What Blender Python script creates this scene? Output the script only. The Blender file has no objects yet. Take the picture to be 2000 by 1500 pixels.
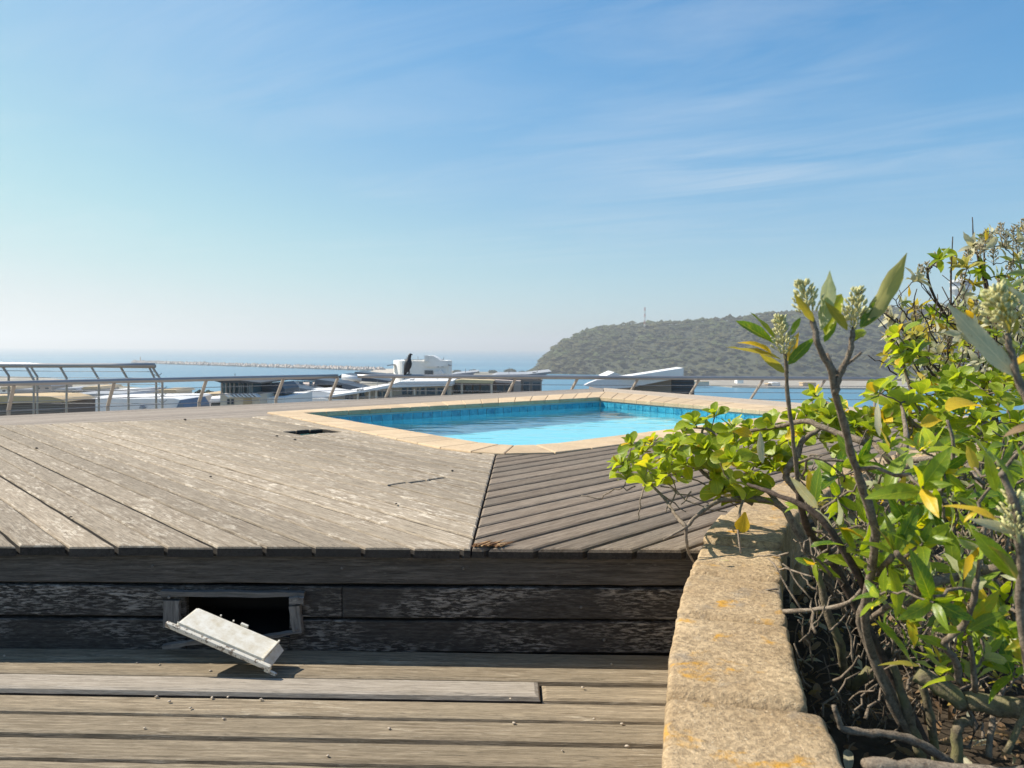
import bpy, bmesh, math, random
import numpy as np
from mathutils import Vector, Matrix, noise
R = math.radians
random.seed(7)
SC = bpy.context.scene
COL = SC.collection

# ------------------------------------------------------------------ camera, sky, sun, exposure
CAMZ = 1.2; FPX = 1500.0; PITCH = math.atan(71 / FPX); ROLL = R(0.33)
cam_d = bpy.data.cameras.new('camera'); cam = bpy.data.objects.new('camera', cam_d); COL.objects.link(cam)
cam_d.sensor_width = 36; cam_d.lens = 27; cam_d.clip_start = .05; cam_d.clip_end = 60000
cam.matrix_world = Matrix.Translation((0, 0, CAMZ)) @ Matrix.Rotation(math.pi / 2 - PITCH, 4, 'X') @ Matrix.Rotation(ROLL, 4, 'Z')
cam_d.dof.use_dof = True; cam_d.dof.focus_distance = 3.6; cam_d.dof.aperture_fstop = 7.5
SC.camera = cam

SUN = Vector((-1.0, .27, 1.0)).normalized()          # towards the sun
SUN_EL = math.asin(SUN.z); SUN_AZ = math.atan2(SUN.x, SUN.y)
sun_d = bpy.data.lights.new('sun', 'SUN'); sun_d.energy = 5.0; sun_d.angle = R(.5); sun_d.color = (1, .92, .79)
sun = bpy.data.objects.new('sun', sun_d); COL.objects.link(sun)
sun.rotation_euler = SUN.to_track_quat('Z', 'Y').to_euler()
sun.location = (-8, 2, 9)

world = bpy.data.worlds.new('World'); SC.world = world; world.use_nodes = True
def build_world():
    nt = world.node_tree; N = nt.nodes; L = nt.links; N.clear()
    out = N.new('ShaderNodeOutputWorld'); bg = N.new('ShaderNodeBackground'); bg.inputs[1].default_value = .10
    sky = N.new('ShaderNodeTexSky'); sky.sky_type = 'NISHITA'; sky.sun_disc = False
    sky.sun_elevation = SUN_EL; sky.sun_rotation = SUN_AZ; sky.air_density = 1.0; sky.dust_density = .7; sky.ozone_density = 2.0; sky.altitude = 40
    tc = N.new('ShaderNodeTexCoord')
    sep = N.new('ShaderNodeSeparateXYZ'); L.new(tc.outputs['Generated'], sep.inputs[0])
    zc = N.new('ShaderNodeMath'); zc.operation = 'MAXIMUM'; zc.inputs[1].default_value = .06; L.new(sep.outputs[2], zc.inputs[0])
    dx = N.new('ShaderNodeMath'); dx.operation = 'DIVIDE'; L.new(sep.outputs[0], dx.inputs[0]); L.new(zc.outputs[0], dx.inputs[1])
    dy = N.new('ShaderNodeMath'); dy.operation = 'DIVIDE'; L.new(sep.outputs[1], dy.inputs[0]); L.new(zc.outputs[0], dy.inputs[1])
    cmb = N.new('ShaderNodeCombineXYZ'); L.new(dx.outputs[0], cmb.inputs[0]); L.new(dy.outputs[0], cmb.inputs[1])
    mr = N.new('ShaderNodeMapping'); mr.inputs['Rotation'].default_value = (0, 0, R(33)); L.new(cmb.outputs[0], mr.inputs[0])
    mp = N.new('ShaderNodeMapping'); mp.inputs['Scale'].default_value = (.5, 1.7, 1); mp.inputs['Location'].default_value = (1.3, .4, 0); L.new(mr.outputs[0], mp.inputs[0])
    n1 = N.new('ShaderNodeTexNoise'); n1.inputs['Scale'].default_value = 1.0; n1.inputs['Detail'].default_value = 9; n1.inputs['Roughness'].default_value = .62; n1.inputs['Distortion'].default_value = .7
    L.new(mp.outputs[0], n1.inputs['Vector'])
    mp2 = N.new('ShaderNodeMapping'); mp2.inputs['Scale'].default_value = (.35, .35, 1); mp2.inputs['Location'].default_value = (3.1, 1.7, 0); L.new(cmb.outputs[0], mp2.inputs[0])
    n2 = N.new('ShaderNodeTexNoise'); n2.inputs['Scale'].default_value = 1.0; n2.inputs['Detail'].default_value = 3; L.new(mp2.outputs[0], n2.inputs['Vector'])
    r1 = N.new('ShaderNodeMapRange'); r1.inputs[1].default_value = .40; r1.inputs[2].default_value = .85; L.new(n1.outputs[0], r1.inputs[0])
    r2 = N.new('ShaderNodeMapRange'); r2.inputs[1].default_value = .36; r2.inputs[2].default_value = .66; L.new(n2.outputs[0], r2.inputs[0])
    mm = N.new('ShaderNodeMath'); mm.operation = 'MULTIPLY'; L.new(r1.outputs[0], mm.inputs[0]); L.new(r2.outputs[0], mm.inputs[1])
    fd = N.new('ShaderNodeMapRange'); fd.inputs[1].default_value = .07; fd.inputs[2].default_value = .22; fd.inputs[4].default_value = .62; L.new(sep.outputs[2], fd.inputs[0])
    m2 = N.new('ShaderNodeMath'); m2.operation = 'MULTIPLY'; L.new(mm.outputs[0], m2.inputs[0]); L.new(fd.outputs[0], m2.inputs[1])
    mix = N.new('ShaderNodeMix'); mix.data_type = 'RGBA'; L.new(m2.outputs[0], mix.inputs['Factor']); g1 = N.new('ShaderNodeVectorMath'); g1.operation = 'MULTIPLY'; g1.inputs[1].default_value = (.060, .078, .097); L.new(sky.outputs[0], g1.inputs[0])
    cv = N.new('ShaderNodeRGBCurve'); c = cv.mapping.curves[3]; L.new(g1.outputs[0], cv.inputs['Color'])     # gentle highlight roll-off of the whole sky
    for x, y in ((.075, .070), (.18, .18), (.315, .28), (.425, .345), (.515, .372), (.60, .382)): c.points.new(x, y)
    c.points[-1].location = (1.0, .392); cv.mapping.update()
    hs = N.new('ShaderNodeHueSaturation'); hs.inputs['Saturation'].default_value = 1.14; L.new(cv.outputs[0], hs.inputs['Color'])
    g2 = N.new('ShaderNodeVectorMath'); g2.operation = 'SCALE'; g2.inputs['Scale'].default_value = 13.2; L.new(hs.outputs[0], g2.inputs[0]); L.new(g2.outputs[0], mix.inputs['A']); mix.inputs['B'].default_value = (5.2, 5.5, 5.75, 1)
    L.new(mix.outputs['Result'], bg.inputs[0]); L.new(bg.outputs[0], out.inputs[0])
build_world()
SC.view_settings.view_transform = 'Standard'; SC.view_settings.look = 'None'; SC.view_settings.gamma = 1
SC.view_settings.exposure = 0.66
SC.render.engine = 'CYCLES'
cy = SC.cycles
cy.use_denoising = True; cy.max_bounces = 8; cy.transparent_max_bounces = 12; cy.transmission_bounces = 6; cy.diffuse_bounces = 3; cy.glossy_bounces = 3
cy.volume_bounces = 0; cy.sample_clamp_indirect = 6; cy.caustics_reflective = False; cy.caustics_refractive = True

# ------------------------------------------------------------------ helpers
def at(px, py, Y):                     # point at depth Y seen in direction (px, py) of the 2000 x 1500 photograph
    x = (px - 1000) / FPX; y = (750 - py) / FPX; c, s = math.cos(ROLL), math.sin(ROLL)
    x, y = x * c - y * s, x * s + y * c
    d = Vector((x, math.cos(PITCH) + y * math.sin(PITCH), -math.sin(PITCH) + y * math.cos(PITCH)))
    return Vector((0, 0, CAMZ)) + d * (Y / d.y)
def onz(px, py, z):
    p = at(px, py, 1.0); d = p - Vector((0, 0, CAMZ)); return Vector((0, 0, CAMZ)) + d * ((z - CAMZ) / d.z)
def scr(p):
    d = Vector(p) - Vector((0, 0, CAMZ)); f = d.y * math.cos(PITCH) - d.z * math.sin(PITCH)
    if f < .02: return (-9999, -9999, .02)
    u = d.y * math.sin(PITCH) + d.z * math.cos(PITCH)
    return (1000 + FPX * d.x / f, 750 - FPX * u / f, f)
def V(*a): return Vector(a)

def mesh(name, verts, faces, smooth=False, mats=None, midx=None):
    me = bpy.data.meshes.new(name); me.from_pydata([tuple(v) for v in verts], [], faces)
    for m in (mats or []): me.materials.append(m)
    if midx is not None: me.polygons.foreach_set('material_index', midx)
    if smooth: me.polygons.foreach_set('use_smooth', [True] * len(me.polygons))
    me.update(); return me
def link(name, me, mat=None, parent=None, mw=None):
    if isinstance(me, tuple): me = mesh(name, *me)
    o = bpy.data.objects.new(name, me); COL.objects.link(o)
    if mat is not None and len(me.materials) == 0: me.materials.append(mat)
    if mw is not None: o.matrix_basis = mw
    if parent is not None:
        o.parent = parent; o.matrix_parent_inverse = world_of(parent).inverted()
    return o
def world_of(o):
    m = o.matrix_basis.copy()
    if o.parent is not None: m = world_of(o.parent) @ o.matrix_parent_inverse @ m
    return m
def root(name, label, cat, loc=(0, 0, 0), group=None, kind=None):
    o = bpy.data.objects.new(name, None); COL.objects.link(o); o.matrix_basis = Matrix.Translation(Vector(loc)); o.empty_display_size = .1
    tag(o, label, cat, group, kind); return o
def tag(o, label=None, cat=None, group=None, kind=None):
    if label: o['label'] = label
    if cat: o['category'] = cat
    if group: o['group'] = group
    if kind: o['kind'] = kind
    return o

def box(x0, x1, y0, y1, z0, z1):
    v = [(x, y, z) for z in (z0, z1) for y in (y0, y1) for x in (x0, x1)]
    return v, [(0, 2, 3, 1), (4, 5, 7, 6), (0, 1, 5, 4), (2, 6, 7, 3), (0, 4, 6, 2), (1, 3, 7, 5)]
def bevbox(sx, sy, sz, b):
    bm = bmesh.new(); bmesh.ops.create_cube(bm, size=1)
    bmesh.ops.scale(bm, vec=(sx, sy, sz), verts=bm.verts); bmesh.ops.bevel(bm, geom=bm.edges[:], offset=b, segments=2, affect='EDGES', profile=.6)
    me = bpy.data.meshes.new('bevbox'); bm.to_mesh(me); bm.free(); return me
def extr(poly, a, b, axis='y'):        # prism: polygon in the other two axes, extruded from a to b
    n = len(poly)
    def p3(p, t): return (p[0], t, p[1]) if axis == 'y' else ((p[0], p[1], t) if axis == 'z' else (t, p[0], p[1]))
    v = [p3(p, a) for p in poly] + [p3(p, b) for p in poly]
    f = [tuple(range(n)), tuple(range(2 * n - 1, n - 1, -1))] + [(i, n + i, n + (i + 1) % n, (i + 1) % n) for i in range(n)]
    me = mesh('prism', v, f); bm = bmesh.new(); bm.from_mesh(me); bmesh.ops.recalc_face_normals(bm, faces=bm.faces); bm.to_mesh(me); bm.free(); return me
def tube(pts, rad, n=7, jit=0.0, cap=True):
    pts = [Vector(p) for p in pts]; m = len(pts); V_ = []; F_ = []
    up = Vector((.31, .2, .93))
    for i, p in enumerate(pts):
        t = (pts[min(i + 1, m - 1)] - pts[max(i - 1, 0)])
        if t.length < 1e-9: t = Vector((0, 0, 1))
        t.normalize(); a = t.cross(up)
        if a.length < .05: a = t.cross(Vector((1, 0, 0)))
        a.normalize(); b = t.cross(a); r = rad[i] if hasattr(rad, '__len__') else rad
        for k in range(n):
            q = 2 * math.pi * k / n; rr = r * (1 + (random.uniform(-jit, jit) if jit else 0))
            V_.append(p + a * (math.cos(q) * rr) + b * (math.sin(q) * rr))
    for i in range(m - 1):
        for k in range(n):
            F_.append((i * n + k, i * n + (k + 1) % n, (i + 1) * n + (k + 1) % n, (i + 1) * n + k))
    if cap: F_.append(tuple(range(n))[::-1]); F_.append(tuple((m - 1) * n + k for k in range(n)))
    return V_, F_
class Acc:
    def __init__(s): s.v = []; s.f = []; s.m = []
    def add(s, vf, mi=0):
        o = len(s.v); s.v += [tuple(x) for x in vf[0]]; s.f += [tuple(i + o for i in f) for f in vf[1]]; s.m += [mi] * len(vf[1])
    def mesh(s, name, mats, smooth=True): return mesh(name, s.v, s.f, smooth, mats, s.m)
def smoothline(pts, k=4):              # Catmull-Rom
    P = [Vector(p) for p in pts]; P = [P[0] * 2 - P[1]] + P + [P[-1] * 2 - P[-2]]; out = []
    for i in range(1, len(P) - 2):
        for j in range(k):
            t = j / k; a, b, c, d = P[i - 1:i + 3]
            out.append(.5 * ((2 * b) + (c - a) * t + (2 * a - 5 * b + 4 * c - d) * t * t + (3 * b - a - 3 * c + d) * t ** 3))
    out.append(P[-2]); return out

# ------------------------------------------------------------------ materials
def newmat(name):
    m = bpy.data.materials.new(name); m.use_nodes = True; nt = m.node_tree; return m, nt.nodes, nt.links, nt.nodes['Principled BSDF']
def sset(b, **k):
    for a, v in k.items():
        b.inputs[a.replace('_', ' ')].default_value = v
def c4(c): return (c[0], c[1], c[2], 1)
def nd(N, typ, **k):
    n = N.new(typ)
    for a, v in k.items(): setattr(n, a, v)
    return n
def mixc(N, L, fac, a, b, blend='MIX'):
    n = N.new('ShaderNodeMix'); n.data_type = 'RGBA'; n.blend_type = blend
    for s, v in (('Factor', fac), ('A', a), ('B', b)):
        if hasattr(v, 'links'): L.new(v, n.inputs[s])
        elif s == 'Factor': n.inputs[s].default_value = v
        else: n.inputs[s].default_value = c4(v)
    return n.outputs['Result']
def mrange(N, L, v, a, b, c=0.0, d=1.0):
    n = N.new('ShaderNodeMapRange'); n.inputs[1].default_value = a; n.inputs[2].default_value = b; n.inputs[3].default_value = c; n.inputs[4].default_value = d
    L.new(v, n.inputs[0]); return n.outputs[0]
def mth(N, L, op, a, b):
    n = N.new('ShaderNodeMath'); n.operation = op
    for i, v in enumerate((a, b)):
        if hasattr(v, 'links'): L.new(v, n.inputs[i])
        else: n.inputs[i].default_value = v
    return n.outputs[0]
def objcoord(N, L, scale=(1, 1, 1), rnd=True):
    tc = N.new('ShaderNodeTexCoord'); mp = N.new('ShaderNodeMapping'); mp.inputs['Scale'].default_value = scale
    if rnd:
        oi = N.new('ShaderNodeObjectInfo'); va = N.new('ShaderNodeVectorMath'); va.operation = 'ADD'
        ml = N.new('ShaderNodeMath'); ml.operation = 'MULTIPLY'; ml.inputs[1].default_value = 53.0; L.new(oi.outputs['Random'], ml.inputs[0])
        L.new(tc.outputs['Object'], va.inputs[0]); L.new(ml.outputs[0], va.inputs[1]); L.new(va.outputs[0], mp.inputs[0])
    else: L.new(tc.outputs['Object'], mp.inputs[0])
    return mp.outputs[0]
def ntex(N, L, vec, scale, detail=5, rough=.6, dist=0.0):
    n = N.new('ShaderNodeTexNoise'); n.inputs['Scale'].default_value = scale; n.inputs['Detail'].default_value = detail; n.inputs['Roughness'].default_value = rough; n.inputs['Distortion'].default_value = dist
    L.new(vec, n.inputs['Vector']); return n.outputs[0]
def bump(N, L, b, h, strength, dist):
    n = N.new('ShaderNodeBump'); n.inputs['Strength'].default_value = strength; n.inputs['Distance'].default_value = dist
    L.new(h, n.inputs['Height']); L.new(n.outputs[0], b.inputs['Normal'])

def wood(name, dark, light, stain, fleck, fl=(.56, .66), fsc=(9, 34, 34), fleckamt=.9, var=(.82, 1.14), bstr=.5, crack=True):
    m, N, L, b = newmat(name)
    g = ntex(N, L, objcoord(N, L, (1.6, 30, 30)), 3.2, 8, .68, .25)
    fine = ntex(N, L, objcoord(N, L, (6, 120, 120)), 3.0, 4, .7)
    bl = ntex(N, L, objcoord(N, L, (1.3, 3.2, 3.2)), 1.6, 4, .6, .3)
    f1 = ntex(N, L, objcoord(N, L, fsc), 1.3, 6, .72, .2)
    gr = mrange(N, L, g, .38, .63)
    col = mixc(N, L, gr, dark, light)
    col = mixc(N, L, mrange(N, L, bl, .42, .68, 0, .75), col, stain)
    fm = mth(N, L, 'MULTIPLY', mrange(N, L, f1, fl[0], fl[1]), mrange(N, L, bl, .40, .58, fleckamt, fleckamt * .10))
    col = mixc(N, L, fm, col, fleck)
    col = mixc(N, L, mrange(N, L, fine, .36, .52, .6, 0), col, (dark[0] * .45, dark[1] * .45, dark[2] * .45))
    if crack:
        ck = ntex(N, L, objcoord(N, L, (.7, 26, 26)), 2.1, 3, .5, .15)
        ab = mth(N, L, 'ABSOLUTE', mth(N, L, 'SUBTRACT', ck, .5), 0)
        cm = mth(N, L, 'MULTIPLY', mrange(N, L, ab, .0, .012, .8, 0), mrange(N, L, bl, .5, .6, 0, 1))
        col = mixc(N, L, cm, col, (.03, .025, .02))
    oi = N.new('ShaderNodeObjectInfo')
    vr = mrange(N, L, oi.outputs['Random'], 0, 1, var[0], var[1])
    hs = N.new('ShaderNodeHueSaturation'); L.new(vr, hs.inputs['Value']); L.new(col, hs.inputs['Color'])
    L.new(hs.outputs[0], b.inputs['Base Color']); sset(b, Roughness=.82); b.inputs['Specular IOR Level'].default_value = .25
    hh = mth(N, L, 'ADD', mth(N, L, 'MULTIPLY', g, .7), mth(N, L, 'ADD', mth(N, L, 'MULTIPLY', fine, .35), mth(N, L, 'MULTIPLY', fm, .25)))
    bump(N, L, b, hh, bstr, .006); return m
def plain(name, col, rough=.6, metal=0.0, vary=.12, nsc=6.0, bmp=0.0, spec=.4, islands=False):
    m, N, L, b = newmat(name)
    n = ntex(N, L, objcoord(N, L), nsc, 6, .65)
    k = mrange(N, L, n, .25, .75, 1 - vary, 1 + vary)
    hs = N.new('ShaderNodeHueSaturation'); hs.inputs['Color'].default_value = c4(col); L.new(k, hs.inputs['Value'])
    L.new(hs.outputs[0], b.inputs['Base Color']); sset(b, Roughness=rough, Metallic=metal); b.inputs['Specular IOR Level'].default_value = spec
    if bmp: bump(N, L, b, n, bmp, .01)
    return m
M = {}
M['left_wood'] = wood('bleached_deck_wood', (.20, .155, .108), (.42, .35, .265), (.305, .252, .185), (.66, .58, .465), fl=(.515, .60), fsc=(9, 30, 30), fleckamt=.80, var=(.80, 1.16), bstr=.7)
M['right_wood'] = wood('brown_deck_wood', (.145, .108, .076), (.285, .228, .172), (.225, .185, .142), (.40, .34, .27), fl=(.59, .70), fleckamt=.6, var=(.75, 1.18), bstr=.5)
M['strip_wood'] = wood('grey_deck_wood', (.22, .18, .145), (.36, .305, .25), (.30, .26, .22), (.50, .44, .37), fl=(.56, .68), fleckamt=.6, var=(.85, 1.12))
M['pale_wood'] = wood('pale_deck_wood', (.34, .27, .20), (.54, .45, .35), (.44, .37, .30), (.66, .58, .48), fl=(.56, .68), fleckamt=.5, var=(.9, 1.1))
M['low_wood'] = wood('olive_deck_wood', (.15, .116, .075), (.355, .288, .20), (.255, .208, .142), (.52, .45, .34), fl=(.56, .63), fsc=(6, 45, 45), fleckamt=.6, var=(.86, 1.14), bstr=.6)
M['grey_plank'] = wood('silver_grey_plank', (.25, .215, .17), (.40, .35, .29), (.34, .30, .25), (.52, .47, .40), fleckamt=.4, var=(.98, 1.02))
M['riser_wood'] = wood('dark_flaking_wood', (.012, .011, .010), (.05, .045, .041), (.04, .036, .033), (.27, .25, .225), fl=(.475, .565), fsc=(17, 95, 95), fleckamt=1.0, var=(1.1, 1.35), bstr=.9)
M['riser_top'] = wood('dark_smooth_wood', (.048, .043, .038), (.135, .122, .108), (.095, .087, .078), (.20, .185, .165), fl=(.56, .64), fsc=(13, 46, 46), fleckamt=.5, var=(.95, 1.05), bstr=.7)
M['plank_side'] = wood('dark_plank_side', (.022, .019, .017), (.055, .048, .042), (.06, .055, .05), (.16, .14, .12), fl=(.6, .7), fleckamt=.5)  # much darker wood for the sides and undersides of the planks
M['frame_wood'] = wood('grey_frame_wood', (.10, .095, .088), (.22, .205, .19), (.16, .15, .14), (.36, .34, .31), fleckamt=.6)
M['rot'] = wood('rotten_wood', (.07, .03, .015), (.36, .19, .08), (.13, .065, .03), (.62, .42, .22), fl=(.5, .6), fleckamt=.9, bstr=1.0)
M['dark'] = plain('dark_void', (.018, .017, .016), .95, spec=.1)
M['steel'] = plain('brushed_steel', (.36, .34, .325), .42, .75, .1, 3)
M['steel_post'] = plain('weathered_post', (.40, .34, .28), .5, .35, .15, 5)
M['cable'] = plain('cable_steel', (.25, .25, .26), .45, .6)

def stone_mat():
    m, N, L, b = newmat('sandstone'); v = objcoord(N, L)
    a = ntex(N, L, v, 5, 6, .7); f = ntex(N, L, v, 60, 6, .75); li = ntex(N, L, v, 9, 5, .62, .4); li2 = ntex(N, L, v, 40, 4, .7)
    col = mixc(N, L, mrange(N, L, a, .3, .7), (.36, .25, .14), (.62, .465, .285))
    col = mixc(N, L, mrange(N, L, f, .40, .60), mixc(N, L, .6, col, (.12, .085, .05)), col)
    gp = ntex(N, L, v, 140, 3, .6); col = mixc(N, L, mrange(N, L, gp, .62, .72, 0, .55), col, (.72, .60, .42))
    col = mixc(N, L, mrange(N, L, gp, .30, .40, .7, 0), col, (.10, .08, .06))
    gy = ntex(N, L, v, 7, 5, .7); col = mixc(N, L, mrange(N, L, gy, .56, .70, 0, .55), col, (.26, .235, .20))
    lm = mth(N, L, 'MULTIPLY', mrange(N, L, li, .58, .66), mrange(N, L, li2, .36, .58, 0, .9))
    col = mixc(N, L, lm, col, (.52, .27, .035)); L.new(col, b.inputs['Base Color']); sset(b, Roughness=.93); b.inputs['Specular IOR Level'].default_value = .15
    h = mth(N, L, 'ADD', mth(N, L, 'MULTIPLY', a, .6), mth(N, L, 'ADD', mth(N, L, 'MULTIPLY', f, .55), mth(N, L, 'MULTIPLY', gp, .25))); bump(N, L, b, h, .9, .012); return m
M['stone'] = stone_mat()
def coping_mat():
    m, N, L, b = newmat('coping_stone'); v = objcoord(N, L); a = ntex(N, L, v, 4, 6, .7); f = ntex(N, L, v, 45, 5, .7)
    col = mixc(N, L, mrange(N, L, a, .3, .7), (.44, .315, .185), (.60, .46, .295)); col = mixc(N, L, mrange(N, L, f, .3, .6, .4, 0), col, (.26, .18, .12))
    oi = N.new('ShaderNodeObjectInfo'); hs = N.new('ShaderNodeHueSaturation'); L.new(mrange(N, L, oi.outputs['Random'], 0, 1, .88, 1.1), hs.inputs['Value']); L.new(col, hs.inputs['Color'])
    L.new(hs.outputs[0], b.inputs['Base Color']); sset(b, Roughness=.85); bump(N, L, b, f, .4, .006); return m
M['coping'] = coping_mat()
def tile_mat():
    m, N, L, b = newmat('blue_pool_tile'); oi = N.new('ShaderNodeObjectInfo'); v = objcoord(N, L); a = ntex(N, L, v, 14, 4, .6)
    col = mixc(N, L, oi.outputs['Random'], (.012, .15, .27), (.03, .28, .42)); col = mixc(N, L, mrange(N, L, a, .4, .7, 0, .6), col, (.12, .52, .66))
    L.new(col, b.inputs['Base Color']); sset(b, Roughness=.18); return m
M['tile'] = tile_mat()
M['grout'] = plain('tile_grout', (.40, .50, .50), .85)
M['plaster'] = plain('pool_plaster', (.27, .82, .95), .8, vary=.05, nsc=1.5)
def water_mat():
    m, N, L, b = newmat('pool_water'); N.remove(b); out = N['Material Output']
    tc = N.new('ShaderNodeTexCoord'); mp = N.new('ShaderNodeMapping'); mp.inputs['Rotation'].default_value = (0, 0, R(30)); mp.inputs['Scale'].default_value = (1.2, 2.6, 1); L.new(tc.outputs['Object'], mp.inputs[0])
    n = ntex(N, L, mp.outputs[0], 1.6, 2, .45, .3)
    bp = N.new('ShaderNodeBump'); bp.inputs['Strength'].default_value = .22; bp.inputs['Distance'].default_value = .05; L.new(n, bp.inputs['Height'])
    g = N.new('ShaderNodeBsdfGlass'); g.inputs['IOR'].default_value = 1.27; g.inputs['Roughness'].default_value = 0; g.inputs['Color'].default_value = (.90, .985, 1, 1)
    L.new(bp.outputs[0], g.inputs['Normal']); L.new(g.outputs[0], out.inputs[0]); return m
M['water'] = water_mat()
def sea_mat():
    m, N, L, b = newmat('sea_water'); v = objcoord(N, L, (.004, .02, 1), False); a = ntex(N, L, v, 1, 8, .7)
    v2 = objcoord(N, L, (.0006, .003, 1), False); a2 = ntex(N, L, v2, 1, 4, .6)
    col = mixc(N, L, mrange(N, L, a2, .4, .65), (.04, .17, .27), (.09, .25, .35)); L.new(col, b.inputs['Base Color']); sset(b, Roughness=.32, IOR=1.33)
    bump(N, L, b, a, .6, 4.0); return m
M['sea'] = sea_mat()

# ------------------------------------------------------------------ plank decks
UP = .42                                # upper deck level; the lower deck lies at 0
def clip_half(poly, nx, ny, d):        # keep nx*x + ny*y <= d
    out = []
    for i in range(len(poly)):
        a, b = poly[i], poly[(i + 1) % len(poly)]
        da, db = nx * a[0] + ny * a[1] - d, nx * b[0] + ny * b[1] - d
        if da <= 0: out.append(a)
        if (da < 0 < db) or (db < 0 < da):
            t = da / (da - db); out.append((a[0] + (b[0] - a[0]) * t, a[1] + (b[1] - a[1]) * t))
    return out
def area2(p): return sum(p[i][0] * p[(i + 1) % len(p)][1] - p[(i + 1) % len(p)][0] * p[i][1] for i in range(len(p)))
def inset(poly, r):
    n = len(poly); out = []
    for i in range(n):
        p0, p1, p2 = Vector(poly[i - 1]), Vector(poly[i]), Vector(poly[(i + 1) % n])
        d1 = (p1 - p0); d2 = (p2 - p1)
        if d1.length < 1e-6 or d2.length < 1e-6: out.append(tuple(p1)); continue
        d1.normalize(); d2.normalize(); n1 = Vector((-d1.y, d1.x)); n2 = Vector((-d2.y, d2.x)); k = 1 + n1.dot(n2)
        out.append(tuple(p1 + (n1 + n2) * (r / max(k, .35))))
    return out
def plank(parent, name, poly, ang, mat, ztop, th=.034, r=.005, seg=.0, jit=0.0, tilt=0.0, seed=0):
    if len(poly) < 3 or abs(area2(poly)) < .002: return None
    rnd = random.Random(seed)
    if area2(poly) < 0: poly = poly[::-1]
    cx = sum(p[0] for p in poly) / len(poly); cy_ = sum(p[1] for p in poly) / len(poly)
    c, s = math.cos(-ang), math.sin(-ang)
    loc = [((p[0] - cx) * c - (p[1] - cy_) * s, (p[0] - cx) * s + (p[1] - cy_) * c) for p in poly]
    q = []
    for p in loc:
        if not q or (abs(p[0] - q[-1][0]) + abs(p[1] - q[-1][1])) > 1e-4: q.append(p)
    if (abs(q[0][0] - q[-1][0]) + abs(q[0][1] - q[-1][1])) < 1e-4: q.pop()
    loc = q
    if len(loc) < 3: return None
    if seg:
        q = []
        for i in range(len(loc)):
            a, b = Vector(loc[i]), Vector(loc[(i + 1) % len(loc)]); k = max(1, int((b - a).length / seg))
            nn = Vector((-(b - a).y, (b - a).x)).normalized()
            for j in range(k):
                pp = a.lerp(b, j / k)
                if j: pp = pp + nn * (jit * (noise.noise(Vector((pp.x * 9 + seed, pp.y * 9, i))) + .5 * rnd.uniform(-1, 1)))
                q.append(tuple(pp))
        loc = q
    n = len(loc); i1 = inset(loc, r * .3); i2 = inset(loc, r)
    vs = [(p[0], p[1], -th) for p in loc] + [(p[0], p[1], -r) for p in loc] + [(p[0], p[1], -r * .3) for p in i1] + [(p[0], p[1], 0) for p in i2]
    fs = [tuple(range(n))[::-1]]
    for k in range(3):
        fs += [(k * n + i, k * n + (i + 1) % n, (k + 1) * n + (i + 1) % n, (k + 1) * n + i) for i in range(n)]
    fs.append(tuple(3 * n + i for i in range(n)))
    mw = Matrix.Translation((cx, cy_, ztop)) @ Matrix.Rotation(ang, 4, 'Z') @ Matrix.Rotation(rnd.uniform(-tilt, tilt), 4, 'X')
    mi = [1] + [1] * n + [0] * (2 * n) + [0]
    return link(name, mesh(name, vs, fs, False, [mat, M['coping'] if mat is M['coping'] else M['plank_side']], mi), None, parent, mw)
def field(parent, region, angdeg, pitch, gap, mat, ztop, off=0.0, r=.005, th=.034, zj=.0015, cuts=None, seed=0, seg=.12, jit=.0012, name='plank', tilt=.012):
    a = R(angdeg); nx, ny = -math.sin(a), math.cos(a); dx, dy = math.cos(a), math.sin(a)
    ds = [nx * p[0] + ny * p[1] for p in region]; k0 = math.floor((min(ds) - off) / pitch); k1 = math.ceil((max(ds) - off) / pitch)
    for k in range(k0, k1 + 1):
        lo = off + k * pitch + gap / 2; hi = off + (k + 1) * pitch - gap / 2
        p = clip_half(clip_half(region, nx, ny, hi), -nx, -ny, -lo)
        if len(p) < 3: continue
        rnd = random.Random(seed * 1000 + k); z = ztop + rnd.uniform(-zj, zj)
        pieces = [p]
        for (ca, cb) in (cuts or {}).get(k, []):       # leave out the stretch from ca to cb along the plank
            nxt = []
            for q in pieces:
                nxt += [clip_half(q, dx, dy, ca), clip_half(q, -dx, -dy, -cb)]
            pieces = nxt
        for j, q in enumerate(pieces):
            plank(parent, name, q, a, mat(k) if callable(mat) else mat, z, th, r, seg, jit, tilt, seed * 977 + k * 7 + j)

upper = root('upper_deck', None, None, (0, 2.96, 0), kind='structure')
lower = root('lower_deck', None, None, (0, 2, 0), kind='structure')
FRONT = 2.955
# planter wall centre-line edge (outer = deck side)
WALL_OUT = [(.20, .80), (.215, 1.05), (.262, 1.29), (.326, 1.58), (.425, 1.96), (.563, 2.41), (.80, 3.02), (1.05, 3.5), (1.42, 4.05), (1.95, 4.65), (2.7, 5.25), (3.6, 5.75), (4.8, 6.15)]
left_region = [(-.158, FRONT), (-.118, 5.72), (-2.70, 8.75), (-2.87, 8.42), (-4.95, 7.396), (-7.6, 6.12), (-7.6, FRONT)]
right_region = [(-.152, FRONT), (.95, FRONT), (1.25, 3.5), (1.6, 4.05), (2.1, 4.6), (2.85, 5.2), (3.7, 5.7), (4.9, 6.1), (4.9, 9.0), (4.05, 9.6), (.23, 5.85), (-.112, 5.70)]
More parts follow.
